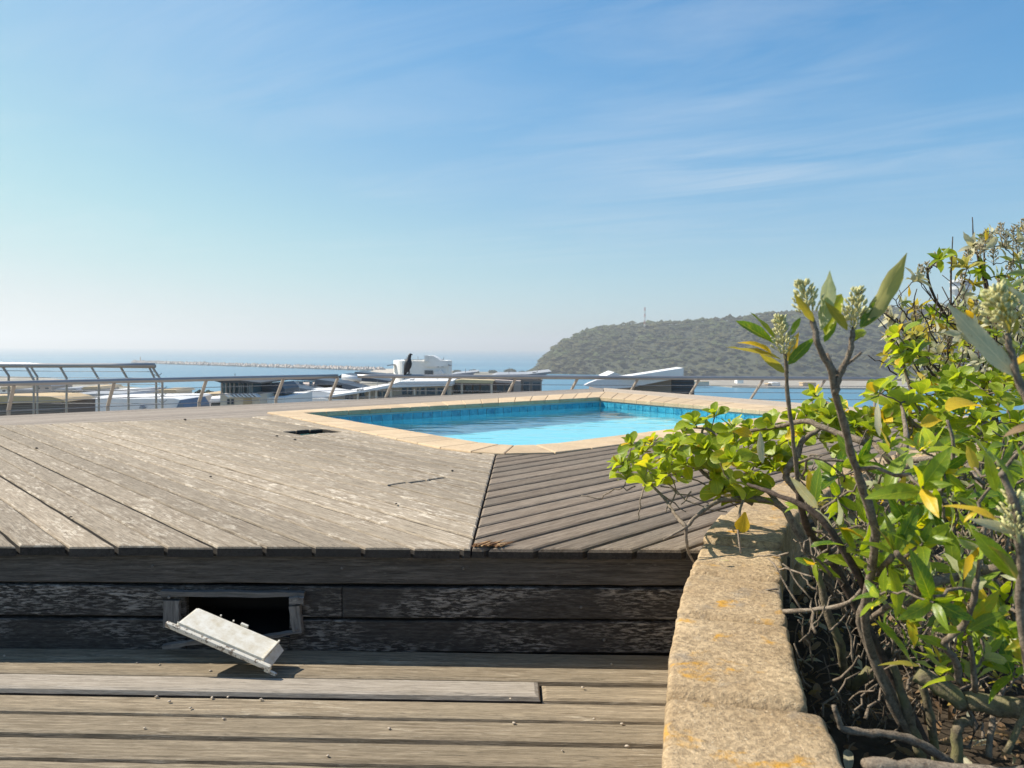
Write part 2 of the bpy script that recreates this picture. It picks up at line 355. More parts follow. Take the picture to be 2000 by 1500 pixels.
# hatch: planks with a cut-out near the pool and a saw cut further forward
aL = R(133.4)
def along(p): return math.cos(aL) * p[0] + math.sin(aL) * p[1]
def across(p): return -math.sin(aL) * p[0] + math.cos(aL) * p[1]
PL = .1395; OFFL = .062
cutsL = {}
for q, w in (((-1.95, 6.90), .36), ((-1.85, 7.00), .36), ((-1.76, 7.08), .36)):
    k = math.floor((across(q) - OFFL) / PL); cutsL[k] = [(along(q) - w / 2, along(q) + w / 2)]
for i, (q, w) in enumerate((((-.70, 4.31), .010), ((-.60, 4.39), .022), ((-.50, 4.48), .034), ((-.42, 4.56), .03))):
    k = math.floor((across(q) - OFFL) / PL); cutsL.setdefault(k, []).append((along(q) - w / 2, along(q) + w / 2))
field(upper, left_region, 133.4, PL, .0115, M['left_wood'], UP, OFFL, r=.009, cuts=cutsL, seed=1, zj=.0030, jit=.0025, th=.04)
field(upper, right_region, 46.5, .1395, .014, M['right_wood'], UP, .012, r=.014, seed=2, zj=.0015, th=.04)
FL_out = [(-2.87, 8.42), (-2.85, 8.95), (1.70, 13.75)]
stripL = [(-7.6, 6.12), (-4.95, 7.396), (-2.87, 8.42), (-2.72, 8.85), (1.62, 13.55), (1.80, 15.17), (-7.6, 6.76)]
stripR = [(1.63, 13.55), (1.82, 15.19), (5.6, 9.0), (4.6, 8.6), (3.9, 9.6)]
field(upper, stripL, 41.9, .1395, .006, M['strip_wood'], UP - .006, .03, r=.006, seed=3, seg=0)
field(upper, stripR, -58.5, .1395, .006, M['pale_wood'], UP - .006, .05, r=.006, seed=4, seg=0)
# timber bearers under the planks (dark, seen through the gaps and the hatch)
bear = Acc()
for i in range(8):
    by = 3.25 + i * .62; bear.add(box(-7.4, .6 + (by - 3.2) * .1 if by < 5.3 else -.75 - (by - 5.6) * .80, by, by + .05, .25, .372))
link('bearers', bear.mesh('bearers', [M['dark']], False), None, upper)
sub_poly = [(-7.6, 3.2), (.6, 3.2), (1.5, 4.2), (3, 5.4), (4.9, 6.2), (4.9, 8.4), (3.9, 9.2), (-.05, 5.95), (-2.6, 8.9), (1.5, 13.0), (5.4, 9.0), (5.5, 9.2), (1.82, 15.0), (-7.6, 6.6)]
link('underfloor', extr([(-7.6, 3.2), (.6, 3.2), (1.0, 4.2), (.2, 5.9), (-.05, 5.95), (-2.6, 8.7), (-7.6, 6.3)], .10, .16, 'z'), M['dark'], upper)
# outer fascia along the far edges of the raised deck
def wallseg(p, q, z0, z1, t):
    p, q = Vector(p), Vector(q); d = (q - p).normalized(); n = Vector((-d.y, d.x)) * t
    return extr([tuple(p), tuple(q), tuple(q + n), tuple(p + n)], z0, z1, 'z')
link('fascia', wallseg((-7.6, 6.74), (1.80, 15.15), -.6, UP - .046, .03), M['strip_wood'], upper)
link('fascia', wallseg((1.80, 15.17), (5.58, 8.98), -.6, UP - .046, .03), M['strip_wood'], upper)

# lower deck
LA = -1.35
def lowpoly(x0, x1): return [(x0, -.6), (x1, -.6), (x1, 3.3), (x0, 3.3)]
aLow = R(LA); pl = .1405
k_short = None
offl = -.052 + 2.754 * math.cos(aLow) - (-1.85) * 0
offl = (-math.sin(aLow)) * (-1.865) + math.cos(aLow) * 2.754 - 20 * pl
for k in range(-1, 27):
    lo = offl + k * pl + .0062; hi = offl + (k + 1) * pl - .0062
    nx, ny = -math.sin(aLow), math.cos(aLow)
    segs = [(-3.2, 1.3)]; mats = [M['low_wood']]; zs = [0.0]
    if k == 19: segs = [(-3.2, .1035), (.108, 1.3)]; mats = [M['grey_plank'], M['low_wood']]; zs = [.009, -.004]
    if k == 17: segs = [(-3.2, -1.9), (-1.895, 1.3)]; mats *= 2; zs *= 2
    for (x0, x1), mt, dz in zip(segs, mats, zs):
        if k >= 22: continue
        hi2 = hi - (.004 if k in (16, 18) else 0)
        p = clip_half(clip_half([(x0, -.9), (x1, -.9), (x1, 3.4), (x0, 3.4)], nx, ny, hi2), -nx, -ny, -lo)
        plank(lower, 'plank', p, aLow, mt, dz + random.Random(k).uniform(-.002, .002), 034e-3, .019, .07, .0016 if k != 15 else .005, .003, 300 + k)
link('bearers', box(-3.2, 1.3, -.9, 3.2, -.12, -.05), M['dark'], lower)

# riser boards and the broken skimmer hatch in it
RY = 2.985                              # face of the riser
def riser(x0, x1, z0, z1, mat, seed, dy=0.0, bev=.004, name='riser_board'):
    w = x1 - x0; h = z1 - z0; rnd = random.Random(seed); n = max(2, int(w / .09)); a = []
    top = [(x0 + w * i / n, z1 + (rnd.uniform(-.0016, .0016) if 0 < i < n else 0)) for i in range(n + 1)]
    bot = [(x0 + w * i / n, z0 + (rnd.uniform(-.0016, .0016) if 0 < i < n else 0)) for i in range(n + 1)]
    loop = bot + top[::-1]; cx = (x0 + x1) / 2; cz = (z0 + z1) / 2
    loc = [(p[0] - cx, p[1] - cz) for p in loop]; ii = inset(loc, bev); m = len(loc)
    vs = [(p[0], .03, p[1]) for p in loc] + [(p[0], bev, p[1]) for p in loc] + [(p[0], 0, p[1]) for p in ii]
    fs = [tuple(range(m))]
    for k in range(2): fs += [(k * m + i, (k + 1) * m + i, (k + 1) * m + (i + 1) % m, k * m + (i + 1) % m) for i in range(m)]
    fs.append(tuple(2 * m + i for i in range(m))[::-1])
    o = link(name, mesh(name, vs, fs), mat, upper, Matrix.Translation((cx, RY + dy, cz)))
    bm = bmesh.new(); bm.from_mesh(o.data); bmesh.ops.recalc_face_normals(bm, faces=bm.faces); bm.to_mesh(o.data); bm.free(); return o
HX0, HX1, HZ0, HZ1 = -1.283, -.875, .050, .216
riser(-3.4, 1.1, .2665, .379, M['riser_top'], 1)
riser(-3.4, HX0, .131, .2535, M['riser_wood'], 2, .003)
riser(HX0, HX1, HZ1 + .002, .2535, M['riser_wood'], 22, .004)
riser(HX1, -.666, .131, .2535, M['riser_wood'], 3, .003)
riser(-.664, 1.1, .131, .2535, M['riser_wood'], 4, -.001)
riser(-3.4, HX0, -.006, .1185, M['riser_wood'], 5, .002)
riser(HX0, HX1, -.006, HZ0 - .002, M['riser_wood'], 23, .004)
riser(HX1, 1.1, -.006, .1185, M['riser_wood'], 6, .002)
link('riser_backing', box(-3.4, HX0 - .03, RY + .034, RY + .05, -.06, .38), M['dark'], upper)
link('riser_backing', box(HX1 + .03, 1.1, RY + .034, RY + .05, -.06, .38), M['dark'], upper)
screw_me = mesh('screw', *tube([(0, .004, 0), (0, -.0015, 0), (0, -.003, 0)], [.006, .006, .0045], 10))
for px, py in ((298, 1106), (330, 1167), (668, 1110), (1135, 1186), (60, 1150), (1180, 1250), (905, 1110)):
    p = at(px, py, RY - .001); link('screw', screw_me, M['frame_wood'], upper, Matrix.Translation(p))

# ------------------------------------------------------------------ hatch frame, void and fallen white lid
hf = root('hatch_frame', 'splintered grey timber frame round the dark opening in the deck riser', 'hatch frame', (-1.08, RY, .15))
def slab(parent, name, a, b, w, t, mat, roll=0.0, seed=0):       # bar from a to b, width w up, thickness t towards the viewer
    a, b = Vector(a), Vector(b); L_ = (b - a).length; rnd = random.Random(seed); n = 7; vs = []
    for i in range(n):
        x = L_ * i / (n - 1); j = rnd.uniform(-.0025, .0025); jj = rnd.uniform(-.0025, .0025)
        vs += [(x, 0, -w / 2 + j), (x, -t, -w / 2 + j + .003), (x, -t, w / 2 + jj - .003), (x, 0, w / 2 + jj)]
    fs = [(0, 1, 2, 3)[::-1], tuple(4 * (n - 1) + k for k in range(4))]
    for i in range(n - 1):
        for k in range(4): fs.append((i * 4 + k, i * 4 + (k + 1) % 4, i * 4 + 4 + (k + 1) % 4, i * 4 + 4 + k)[::-1])
    d = (b - a).normalized(); y = Vector((0, 1, 0)); y = (y - d * y.dot(d)).normalized(); z = d.cross(y)
    mw = Matrix.Translation(a) @ Matrix((d, y, z)).transposed().to_4x4() @ Matrix.Rotation(roll, 4, 'X')
    o = link(name, mesh(name, vs, fs), mat, parent, mw)
    bm = bmesh.new(); bm.from_mesh(o.data); bmesh.ops.recalc_face_normals(bm, faces=bm.faces); bm.to_mesh(o.data); bm.free(); return o
fy = RY - .002
slab(hf, 'rail', at(318, 1158, fy), at(596, 1159, fy), .026, .018, M['frame_wood'], seed=1)
slab(hf, 'stile', at(337, 1171, fy - .001), at(337, 1224, fy - .001), .068, .016, M['frame_wood'], seed=2)
slab(hf, 'stile', at(577, 1181, fy - .001), at(583, 1232, fy - .001), .046, .020, M['frame_wood'], seed=3)
slab(hf, 'corner_block', at(566, 1172, fy - .019), at(594, 1172, fy - .019), .032, .012, M['frame_wood'], seed=4)
slab(hf, 'sill', at(500, 1247, fy - .002), at(592, 1230, fy - .002), .016, .022, M['frame_wood'], seed=5)
slab(hf, 'reveal', at(354, 1165, fy + .02), at(354, 1222, fy + .02), .008, .02, M['frame_wood'], seed=6)
for px, py in ((330, 1167), (581, 1169), (579, 1229)): link('screw', screw_me, M['steel'], hf, Matrix.Translation(at(px, py, fy - (.034 if px == 581 else .022))))
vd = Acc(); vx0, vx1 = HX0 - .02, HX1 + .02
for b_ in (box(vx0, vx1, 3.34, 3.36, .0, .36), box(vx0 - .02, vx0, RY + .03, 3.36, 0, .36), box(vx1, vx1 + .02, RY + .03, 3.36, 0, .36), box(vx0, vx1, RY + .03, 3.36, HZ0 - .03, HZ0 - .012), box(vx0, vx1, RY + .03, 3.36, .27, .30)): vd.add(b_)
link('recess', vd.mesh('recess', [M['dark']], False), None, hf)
# loose splintered batten below the opening
bt = slab(None, 'loose_batten', at(322, 1262, 2.955), at(412, 1248, 2.90), .022, .016, M['frame_wood'], seed=9)
tag(bt, 'short splintered grey batten hanging at the foot of the riser beside the white lid', 'batten')
def lid():
    m, N, L, b = newmat('aged_white_plastic'); v = objcoord(N, L, rnd=False); a = ntex(N, L, v, 18, 6, .7); e = ntex(N, L, v, 70, 5, .7)
    col = mixc(N, L, mrange(N, L, a, .40, .66), (.82, .79, .70), (.62, .55, .41)); col = mixc(N, L, mrange(N, L, e, .64, .74, 0, .7), col, (.42, .36, .26))
    L.new(col, b.inputs['Base Color']); sset(b, Roughness=.5)
    mf, N, L, b = newmat('chipped_white_flange'); v = objcoord(N, L, rnd=False); e = ntex(N, L, v, 55, 5, .7); col = mixc(N, L, mrange(N, L, e, .53, .60, 0, .9), (.70, .65, .55), (.16, .11, .07)); L.new(col, b.inputs['Base Color']); sset(b, Roughness=.6)
    D = at(342, 1217, 2.765); C = at(513, 1290, 2.715); A = at(374, 1180, 2.885)
    e1 = (C - D); ln = e1.length; e1.normalize(); e2 = (A - D); e2 = (e2 - e1 * e2.dot(e1)); dp = e2.length; e2.normalize(); e3 = e1.cross(e2)
    rt = root('skimmer_lid', 'fallen white plastic skimmer lid hanging askew out of the hatch in the riser', 'lid', D)
    T = Matrix.Translation(D) @ Matrix((e1, e2, e3)).transposed().to_4x4()
    # tray: top face (0..ln, 0..dp), drafted sides, open underneath
    t = .030; g = .008
    top = [(.006, 0, 0), (ln - .004, 0, 0), (ln - .004, dp, 0), (.012, dp, 0)]
    bot = [(-g, 0, -t), (ln + .030, 0, -t), (ln + .024, dp + .004, -t), (-g * .6, dp + .004, -t)]
    bm = bmesh.new(); vt = [bm.verts.new(p) for p in top]; vb = [bm.verts.new(p) for p in bot]
    bm.faces.new(vt)
    for i in range(4): bm.faces.new((vb[i], vb[(i + 1) % 4], vt[(i + 1) % 4], vt[i]))
    bmesh.ops.bevel(bm, geom=[e for e in bm.edges if len(e.link_faces) == 2], offset=.005, segments=3, affect='EDGES')
    bmesh.ops.recalc_face_normals(bm, faces=bm.faces); bmesh.ops.solidify(bm, geom=bm.faces[:], thickness=.003)
    me = bpy.data.meshes.new('tray'); bm.to_mesh(me); bm.free(); link('tray', me, m, rt, T)
    fm = bevbox(ln + .070, .016, .020, .004); link('flange', fm, mf, rt, T @ Matrix.Translation((ln / 2 + .006, -.009, -.010)))
    rb = bevbox(ln - .01, .004, .006, .0015); link('bead', rb, m, rt, T @ Matrix.Translation((ln / 2, .006, .002)))
    er = bevbox(.007, dp * .98, .010, .002); link('end_rib', er, m, rt, T @ Matrix.Translation((ln - .001, dp / 2, .003)))
    kb = bevbox(.030, .009, .010, .002); link('catch', kb, m, rt, T @ Matrix.Translation((ln * .58, dp + .004, .002)))
    k2 = bevbox(.006, .006, .006, .0015)
    for f in (.30, .45): link('catch', k2, m, rt, T @ Matrix.Translation((ln * f, dp + .003, .002)))
    hk = link('hinge_stub', bevbox(.05, .010, .012, .003), mf, rt, T @ Matrix.Translation((ln + .040, -.002, -.032)) )
lid()

# rotten end of the corner plank, splinters
rotr = root('rotten_plank_end', 'rotten orange-brown splintered plank end at the mitre of the deck edge', 'splintered wood', (-.12, 2.96, UP))
for i in range(16):
    rnd = random.Random(50 + i); x0 = -.148 + .007 * i + rnd.uniform(-.003, .003); y0 = 2.962 + rnd.uniform(0, .02); Lh = rnd.uniform(.04, .10)
    a = Vector((x0, y0, UP + .004 + rnd.uniform(-.003, .002))); d = Vector((.62, .60, rnd.uniform(.0, .12))).normalized()
    w = rnd.uniform(.004, .009); n = Vector((.7, -.7, 0)) * w; h = Vector((0, 0, rnd.uniform(.003, .008)))
    b_ = a + d * Lh
    link('splinter', ([a - n, a + n, a + n + h, a - n + h, b_ + h * .3], [(0, 1, 2, 3), (0, 4, 1), (1, 4, 2), (2, 4, 3), (3, 4, 0)]), M['rot'], rotr)

# ------------------------------------------------------------------ pool
PIN = [(-.10, 6.09), (.02, 6.045), (.19, 6.08), (.36, 6.19), (3.45, 9.25), (1.38, 12.05), (-2.42, 8.89), (-.26, 6.20)]     # inner edge, counter-clockwise
POUT = [(-.30, 5.66), (-.05, 5.575), (.32, 5.64), (.62, 5.90), (4.15, 9.35), (1.66, 13.62), (-2.86, 8.95), (-.55, 5.87)]
WZ = .285
pool = root('swimming_pool', 'turquoise swimming pool with sandstone coping set in the raised timber deck', 'swimming pool', (0.6, 8.6, -1.0))
def edge(i, t, L_):
    a, b = L_[i], L_[(i + 1) % len(L_)]; return (a[0] + (b[0] - a[0]) * t, a[1] + (b[1] - a[1]) * t)
for i in range(8):
    ln = (Vector(PIN[(i + 1) % 8]) - Vector(PIN[i])).length; lo = (Vector(POUT[(i + 1) % 8]) - Vector(POUT[i])).length
    n = max(1, round(max(ln, lo * .8) / .30))
    for k in range(n):
        g = .003; t0 = k / n + g / max(lo, .1); t1 = (k + 1) / n - g / max(lo, .1)
        q = [edge(i, t0, POUT), edge(i, t1, POUT), edge(i, t1, PIN), edge(i, t0, PIN)]
        d = Vector(q[1]) - Vector(q[0]); plank(pool, 'coping_stone', q, math.atan2(d.y, d.x), M['coping'], UP + .012 + random.uniform(-.001, .001), .055, .010, 0, 0, .002, 700 + i * 40 + k)
cen = Vector((.55, 9.0)); BW = [tuple(Vector(p) + (Vector(p) - cen).normalized() * .035) for p in PIN]
DEPTH = [-.62, -.62, -.62, -.62, -.6, -.75, -.75, -.65]
nb = len(BW)
bv = [(p[0], p[1], UP - .046) for p in BW] + [(p[0], p[1], DEPTH[i]) for i, p in enumerate(BW)]
basin = link('basin', (bv, [(i, nb + i, nb + (i + 1) % nb, (i + 1) % nb)[::-1] for i in range(nb)] + [tuple(nb + i for i in range(nb))]), M['plaster'], pool)
bm = bmesh.new(); bm.from_mesh(basin.data); bmesh.ops.triangulate(bm, faces=[f for f in bm.faces if len(f.verts) > 4]); bmesh.ops.recalc_face_normals(bm, faces=bm.faces); bmesh.ops.reverse_faces(bm, faces=bm.faces); bm.to_mesh(basin.data); bm.free()
shell = [tuple(Vector(p) + (Vector(p) - cen).normalized() * .2) for p in BW]
wv = link('water', mesh('water', [(p[0], p[1], WZ) for p in BW], [tuple(range(nb))], True), M['water'], pool); wv['label'] = 'clear blue pool water'
tl_me = bevbox(.142, .012, .142, .003)
def tiles(i):
    a, b = Vector(BW[i]), Vector(BW[(i + 1) % nb]); ln = (b - a).length; n = int(ln / .15); d = (b - a).normalized(); nn = Vector((-d.y, d.x))
    link('tile_bed', extr([tuple(a + nn * .001), tuple(b + nn * .001), tuple(b + nn * .008), tuple(a + nn * .008)], WZ - .09, UP - .05, 'z'), M['grout'], pool)
    for k in range(n):
        p = a + d * (.075 + (ln - n * .15) / 2 + k * .15) + nn * .009
        link('tile', tl_me, M['tile'], pool, Matrix.Translation((p.x, p.y, .283)) @ Matrix.Rotation(math.atan2(d.y, d.x), 4, 'Z'))
tiles(4); tiles(5)
for o_ in pool.children:
    if o_.name.startswith('tile'): o_.cycles.is_caustics_receiver = True
wv.cycles.is_caustics_caster = True; basin.cycles.is_caustics_receiver = True; sun_d.cycles.is_caustics_light = True

# ------------------------------------------------------------------ planter wall of sandstone blocks
def offs(line, w):
    out = []
    for i, p in enumerate(line):
        a = Vector(line[max(i - 1, 0)]); b = Vector(line[min(i + 1, len(line) - 1)]); d = (b - a).normalized(); out.append(Vector(p) + Vector((d.y, -d.x)) * w)
    return out
wall_c = smoothline([(p[0], p[1], 0) for p in WALL_OUT], 8); wall_c = [Vector((p.x, p.y)) for p in wall_c]
cum = [0.0]
for a, b in zip(wall_c, wall_c[1:]): cum.append(cum[-1] + (b - a).length)
def wpt(s):
    s = min(max(s, 0), cum[-1] - 1e-6); i = max(k for k in range(len(cum) - 1) if cum[k] <= s); t = (s - cum[i]) / (cum[i + 1] - cum[i]); p = wall_c[i].lerp(wall_c[i + 1], t)
    a = wall_c[max(i - 2, 0)]; b = wall_c[min(i + 3, len(wall_c) - 1)]; d = (b - a).normalized(); return p, d, Vector((d.y, -d.x))
def s_at_y(y): return min(range(len(wall_c)), key=lambda i: abs(wall_c[i].y - y))
joints_y = [.80, 1.06, 1.525, 2.0, 2.44, 2.83, 3.22, 3.6]
js = [cum[s_at_y(y)] for y in joints_y]
while js[-1] < cum[-1] - .5: js.append(js[-1] + .43)
js.append(cum[-1])
WTOP = .50; WW = .275
pw = root('planter_wall', 'curved low sandstone planter wall speckled with orange lichen', 'planter wall', (.5, 2.2, 0))
def block(s0, s1, zt, zb, w, seed, inn=0.0):
    rnd = random.Random(seed); prof = []; r = .016
    def arc(cx, cz, a0, a1):
        return [(cx + r * math.cos(R(a0 + (a1 - a0) * k / 4)), cz + r * math.sin(R(a0 + (a1 - a0) * k / 4))) for k in range(5)]
    prof = [(0.0, zb), (0, zb + (zt - zb) * .5)] + arc(r, zt - r, 180, 90) + [(w * f, zt) for f in (.2, .35, .5, .65, .8)] + arc(w - r, zt - r, 90, 0) + [(w, zb + (zt - zb) * .5), (w, zb)]
    n = max(6, int((s1 - s0) / .022)); vs = []; fs = []; m = len(prof); dz = rnd.uniform(-.010, .008); dw = rnd.uniform(-.006, .006); wj = rnd.uniform(-.012, .012)
    for i in range(n + 1):
        t = i / n; p, d, nn = wpt(s0 + (s1 - s0) * t)
        ed = min(t, 1 - t) * (s1 - s0); ins = max(0, 1 - ed / .024) ** 2 * .022
        for (u, z) in prof:
            uu = (u - w / 2) * (1 - ins * 2 / w) + w / 2 + dw + wj * (u / w); zz = z + dz - (ins if z > zb + .03 else 0)
            q = Vector((p.x + nn.x * (uu + inn), p.y + nn.y * (uu + inn), zz)); nz = noise.fractal(q * 14 + Vector((seed * 3.1, 0, 0)), 1.0, 2.0, 4); nz2 = noise.noise(q * 60 + Vector((seed, 5, 2)))
            q += Vector((nn.x * (u / w - .5) * 2, nn.y * (u / w - .5) * 2, 1 if z > zb + .05 else 0)) * (nz * .0048 + nz2 * .0018)
            vs.append(q)
    for i in range(n):
        for k in range(m - 1): fs.append((i * m + k, i * m + k + 1, (i + 1) * m + k + 1, (i + 1) * m + k))
    fs.append(tuple(range(m))[::-1]); fs.append(tuple(n * m + k for k in range(m)))
    me = mesh('block', vs, fs, True); bm = bmesh.new(); bm.from_mesh(me); bmesh.ops.recalc_face_normals(bm, faces=bm.faces); bm.to_mesh(me); bm.free(); return me
for i, (a, b) in enumerate(zip(js, js[1:])):
    link('block', block(a + .006, b - .006, WTOP, .285, WW + .02 * (1 if i < 2 else 0), 10 + i), M['stone'], pw)
    if i % 1 == 0: link('block', block(max(0, a - .2) + .003, b - .2 - .003, .280, -.1, WW - .02, 60 + i, .008), M['stone'], pw)
# planter soil
M['soil'] = plain('planter_soil', (.05, .038, .026), .95, vary=.5, nsc=25, bmp=1.0, spec=.1)
def soil():
    n = 60; vs = []; fs = []
    for j in range(n + 1):
        p, d, nn = wpt(cum[-1] * j / n)
        for k in range(26):
            u = .15 + 3.4 * (k / 25) ** 1.4; q = Vector((p.x + nn.x * u, p.y + nn.y * u * .6, 0)); z = .12 + .035 * noise.noise(q * 5) + .02 * noise.noise(q * 17); vs.append((q.x, q.y, z))
    for j in range(n):
        for k in range(25): fs.append((j * 26 + k, j * 26 + k + 1, (j + 1) * 26 + k + 1, (j + 1) * 26 + k))
    return mesh('soil', vs, fs, True)
tag(link('planter_soil', soil(), M['soil']), kind='structure')

# ------------------------------------------------------------------ railings
def post_mesh(lean, h_low, top, w=.022):       # flat bar: vertical foot, upper part leaning along 'lean'
    a = Vector((0, 0, 0)); b = Vector((0, 0, h_low)); c = Vector(top)
    return mesh('post', *tube([a, b, b + (c - b) * .05, c], [w, w, w, w], 6))
RZ = .60
rail_pts = [(-9.6, 10.25), (-7.9, 11.8), (-5.6, 13.9), (-3.55, 15.62), (-2.2, 15.75), (0, 15.72), (3.5, 15.72), (8.2, 15.85), (10.5, 15.9)]
rl = root('deck_railing', 'long steel railing with cables and leaning posts behind the pool deck', 'railing', (0, 15.7, -.5))
def run(parent, pts, r, mat, name): return link(name, mesh(name, *tube(smoothline(pts, 3), r, 10), True), mat, parent)
run(rl, [(p[0], p[1], RZ) for p in rail_pts[:4]], .042, M['steel'], 'top_rail')
run(rl, [(p[0], p[1], RZ) for p in [(-3.15, 15.66)] + rail_pts[4:]], .040, M['steel'], 'top_rail')
for k, dz in enumerate((.16, .30, .44, .60)):
    sh = .06 + dz * .42
    run(rl, [(p[0] - sh * .62, p[1] + sh * .5, RZ - dz) for p in rail_pts], .006, M['cable'], 'cable')
pm = post_mesh(None, .62, (.20, -.16, 1.03), .030)
def rail_y(px):
    k = (px - 1000) / FPX
    for a, b in zip(rail_pts, rail_pts[1:]):
        d = (b[0] - a[0]) - k * (b[1] - a[1])
        t = (k * a[1] - a[0]) / d if abs(d) > 1e-9 else -1
        if -1e-6 <= t <= 1.0001: return Vector((a[0] + (b[0] - a[0]) * t, a[1] + (b[1] - a[1]) * t))
for px in (26, 222, 402, 553, 660, 770, 880, 1007, 1128, 1246, 1366, 1491, 1612, 1736, 1850):
    q = rail_y(px)
    if q is None: continue
    link('post', pm, M['steel_post'], rl, Matrix.Translation((q.x - .20, q.y + .16, RZ - 1.055)))
# floor of the walkway the railing stands on
tag(link('walkway', extr([(-14, 7.0), (-7.7, 6.7), (1.8, 15.25), (5.7, 9.1), (14, 9.1), (14, 16.4), (-4, 16.4), (-13.0, 8.3)], -.6, -.46, 'z'), plain('walkway_concrete', (.36, .33, .30), .9)), kind='structure')
# neighbouring terrace railing at the left
nr = root('terrace_railing', 'higher railing of the neighbouring terrace with posts leaning left', 'railing', (-9, 16, -.4))
z2 = at(300, 714, 16).z
run(nr, [at(-160, 713, 15.2), at(60, 714, 15.7), at(302, 713.5, 16)], .045, M['steel'], 'top_rail')
run(nr, [at(-160, 707, 19), at(150, 714, 17.5), at(302, 715.5, 16)], .040, M['steel'], 'top_rail')
for i, (px, dpx, Y) in enumerate(((-55, -12, 15.4), (17, -12, 15.6), (73, -13, 17.4), (130, -13, 15.8), (193, -15, 16.8), (251, -16, 16.0), (305, -14, 16.4), (317, -20, 16.0), (66, -15, 15.5))):
    yb = {0: 735}.get(i, 733 + (px / 300) * 12 if i not in (8,) else 742)
    a = at(px, 830, Y); b = at(px, yb, Y); c = at(px + dpx, 716, Y)
    link('post', mesh('post', *tube([a, b, b.lerp(c, .05), c], .024, 6)), M['steel_post'], nr)
for k in range(6):
    y0 = 724 + k * 12.5
    link('cable', mesh('cable', *tube([at(-160, y0 - 2, 15.2), at(100, y0 + 1, 15.8), at(312 if k > 1 else 304, y0 + 2, 16)], .006, 5)), M['cable'], nr)
for k in range(5):
    y0 = 727 + k * 13
    pts = [at(310 - max(0, 2 - k) * 5, y0 + 4, 16)] + [at(310 + 8 * j - max(0, 2 - k) * 5, y0 + 4 + (4 if j % 2 else -2), 16) for j in (1, 2)]
    link('cable_tail', mesh('cable_tail', *tube(pts, .007, 5)), M['cable'], nr)

# bird on the rail
def bird():
    q = rail_y(797); base = Vector((q.x, q.y, RZ + .042)); S = 1.0
    rt = root('perched_bird', 'upright black bird perched on the steel railing before the white building', 'bird', base)
    m, N, L, b = newmat('black_feathers'); v = objcoord(N, L, (1, 1, 1), False); n = ntex(N, L, v, 60, 4, .7); L.new(mixc(N, L, n, (.008, .009, .012), (.03, .032, .042)), b.inputs['Base Color']); sset(b, Roughness=.45)
    spine = [((-.085, -.10), .004, .016), ((-.078, -.04), .012, .026), ((-.062, .03), .030, .042), ((-.035, .10), .062, .058), ((-.012, .17), .082, .072), ((.004, .235), .078, .068), ((.014, .285), .058, .054), ((.020, .320), .040, .040), ((.026, .352), .036, .035), ((.034, .382), .038, .035), ((.046, .405), .033, .030), ((.062, .412), .018, .017), ((.078, .406), .011, .010), ((.100, .396), .003, .003)]
    vs = []; fs = []; n_ = 14
    for i, ((x, z), rx, ry) in enumerate(spine):
        a = spine[max(i - 1, 0)][0]; c = spine[min(i + 1, len(spine) - 1)][0]; d = Vector((c[0] - a[0], 0, c[1] - a[1])).normalized(); u = Vector((d.z, 0, -d.x))
        for k in range(n_):
            t = 2 * math.pi * k / n_; vs.append(Vector((x, 0, z)) + u * (rx * math.cos(t)) + Vector((0, 1, 0)) * (ry * math.sin(t)))
    for i in range(len(spine) - 1):
        for k in range(n_): fs.append((i * n_ + k, i * n_ + (k + 1) % n_, (i + 1) * n_ + (k + 1) % n_, (i + 1) * n_ + k))
    fs += [tuple(range(n_))[::-1], tuple((len(spine) - 1) * n_ + k for k in range(n_))]
    T = Matrix.Translation(base) @ Matrix.Rotation(R(-12), 4, 'Z')
    link('body', mesh('body', vs, fs, True), m, rt, T)
    for s in (-1, 1):
        wv_ = []; wf = []
        for i in range(8):
            t = i / 7; x = -.005 - .085 * t; z = .255 - .31 * t; w = .055 * math.sin(math.pi * min(1, .25 + t * .78)) + .004; y = s * (.070 - .045 * t ** 1.5)
            wv_ += [(x + w, y, z), (x - w * .6, y * .8, z), (x, y + s * .014, z)]
        for i in range(7):
            for a, b2 in ((0, 2), (2, 1)): wf.append((i * 3 + a, i * 3 + b2, i * 3 + 3 + b2, i * 3 + 3 + a))
        link('wing', mesh('wing', wv_, wf, True), m, rt, T)
        link('leg', mesh('leg', *tube([(.012, s * .028, .09), (.02, s * .028, .04), (.012, s * .028, .0)], [.012, .008, .007], 6)), m, rt, T)
        for dx in (-.03, .03, .045): link('toe', mesh('toe', *tube([(.012, s * .028, .004), (.012 + dx, s * (.028 + .006), .006), (.014 + dx * 1.2, s * .032, -.006)], [.006, .005, .002], 5)), m, rt, T)
        link('eye', mesh('eye', *tube([(.046, s * .026, .390), (.046, s * .0325, .390), (.046, s * .0335, .390)], [.005, .005, .002], 6)), M['steel'], rt, T)
bird()

# ------------------------------------------------------------------ far setting: sea, land, breakwater, hill
SEA = -38.8
def disc(r, z, n=96): return mesh('disc', [(0, 0, z)] + [(r * math.cos(2 * math.pi * k / n), r * math.sin(2 * math.pi * k / n), z) for k in range(n)], [(0, k + 1, (k + 1) % n + 1) for k in range(n)])
tag(link('sea', disc(12000, SEA), M['sea']), kind='structure')
def land_mat():
    m, N, L, b = newmat('town_ground'); v = objcoord(N, L, (.03, .03, .03), False); a = ntex(N, L, v, 1, 8, .7); v2 = objcoord(N, L, (.2, .2, .2), False); c = ntex(N, L, v2, 1, 5, .7)
    col = mixc(N, L, mrange(N, L, a, .40, .60), (.08, .09, .055), (.34, .29, .23)); col = mixc(N, L, mrange(N, L, c, .55, .7), col, (.42, .38, .33)); L.new(col, b.inputs['Base Color']); sset(b, Roughness=.95); return m
M['land'] = land_mat()
def gp(px, py): p = onz(px, py, SEA); return (p.x, p.y)
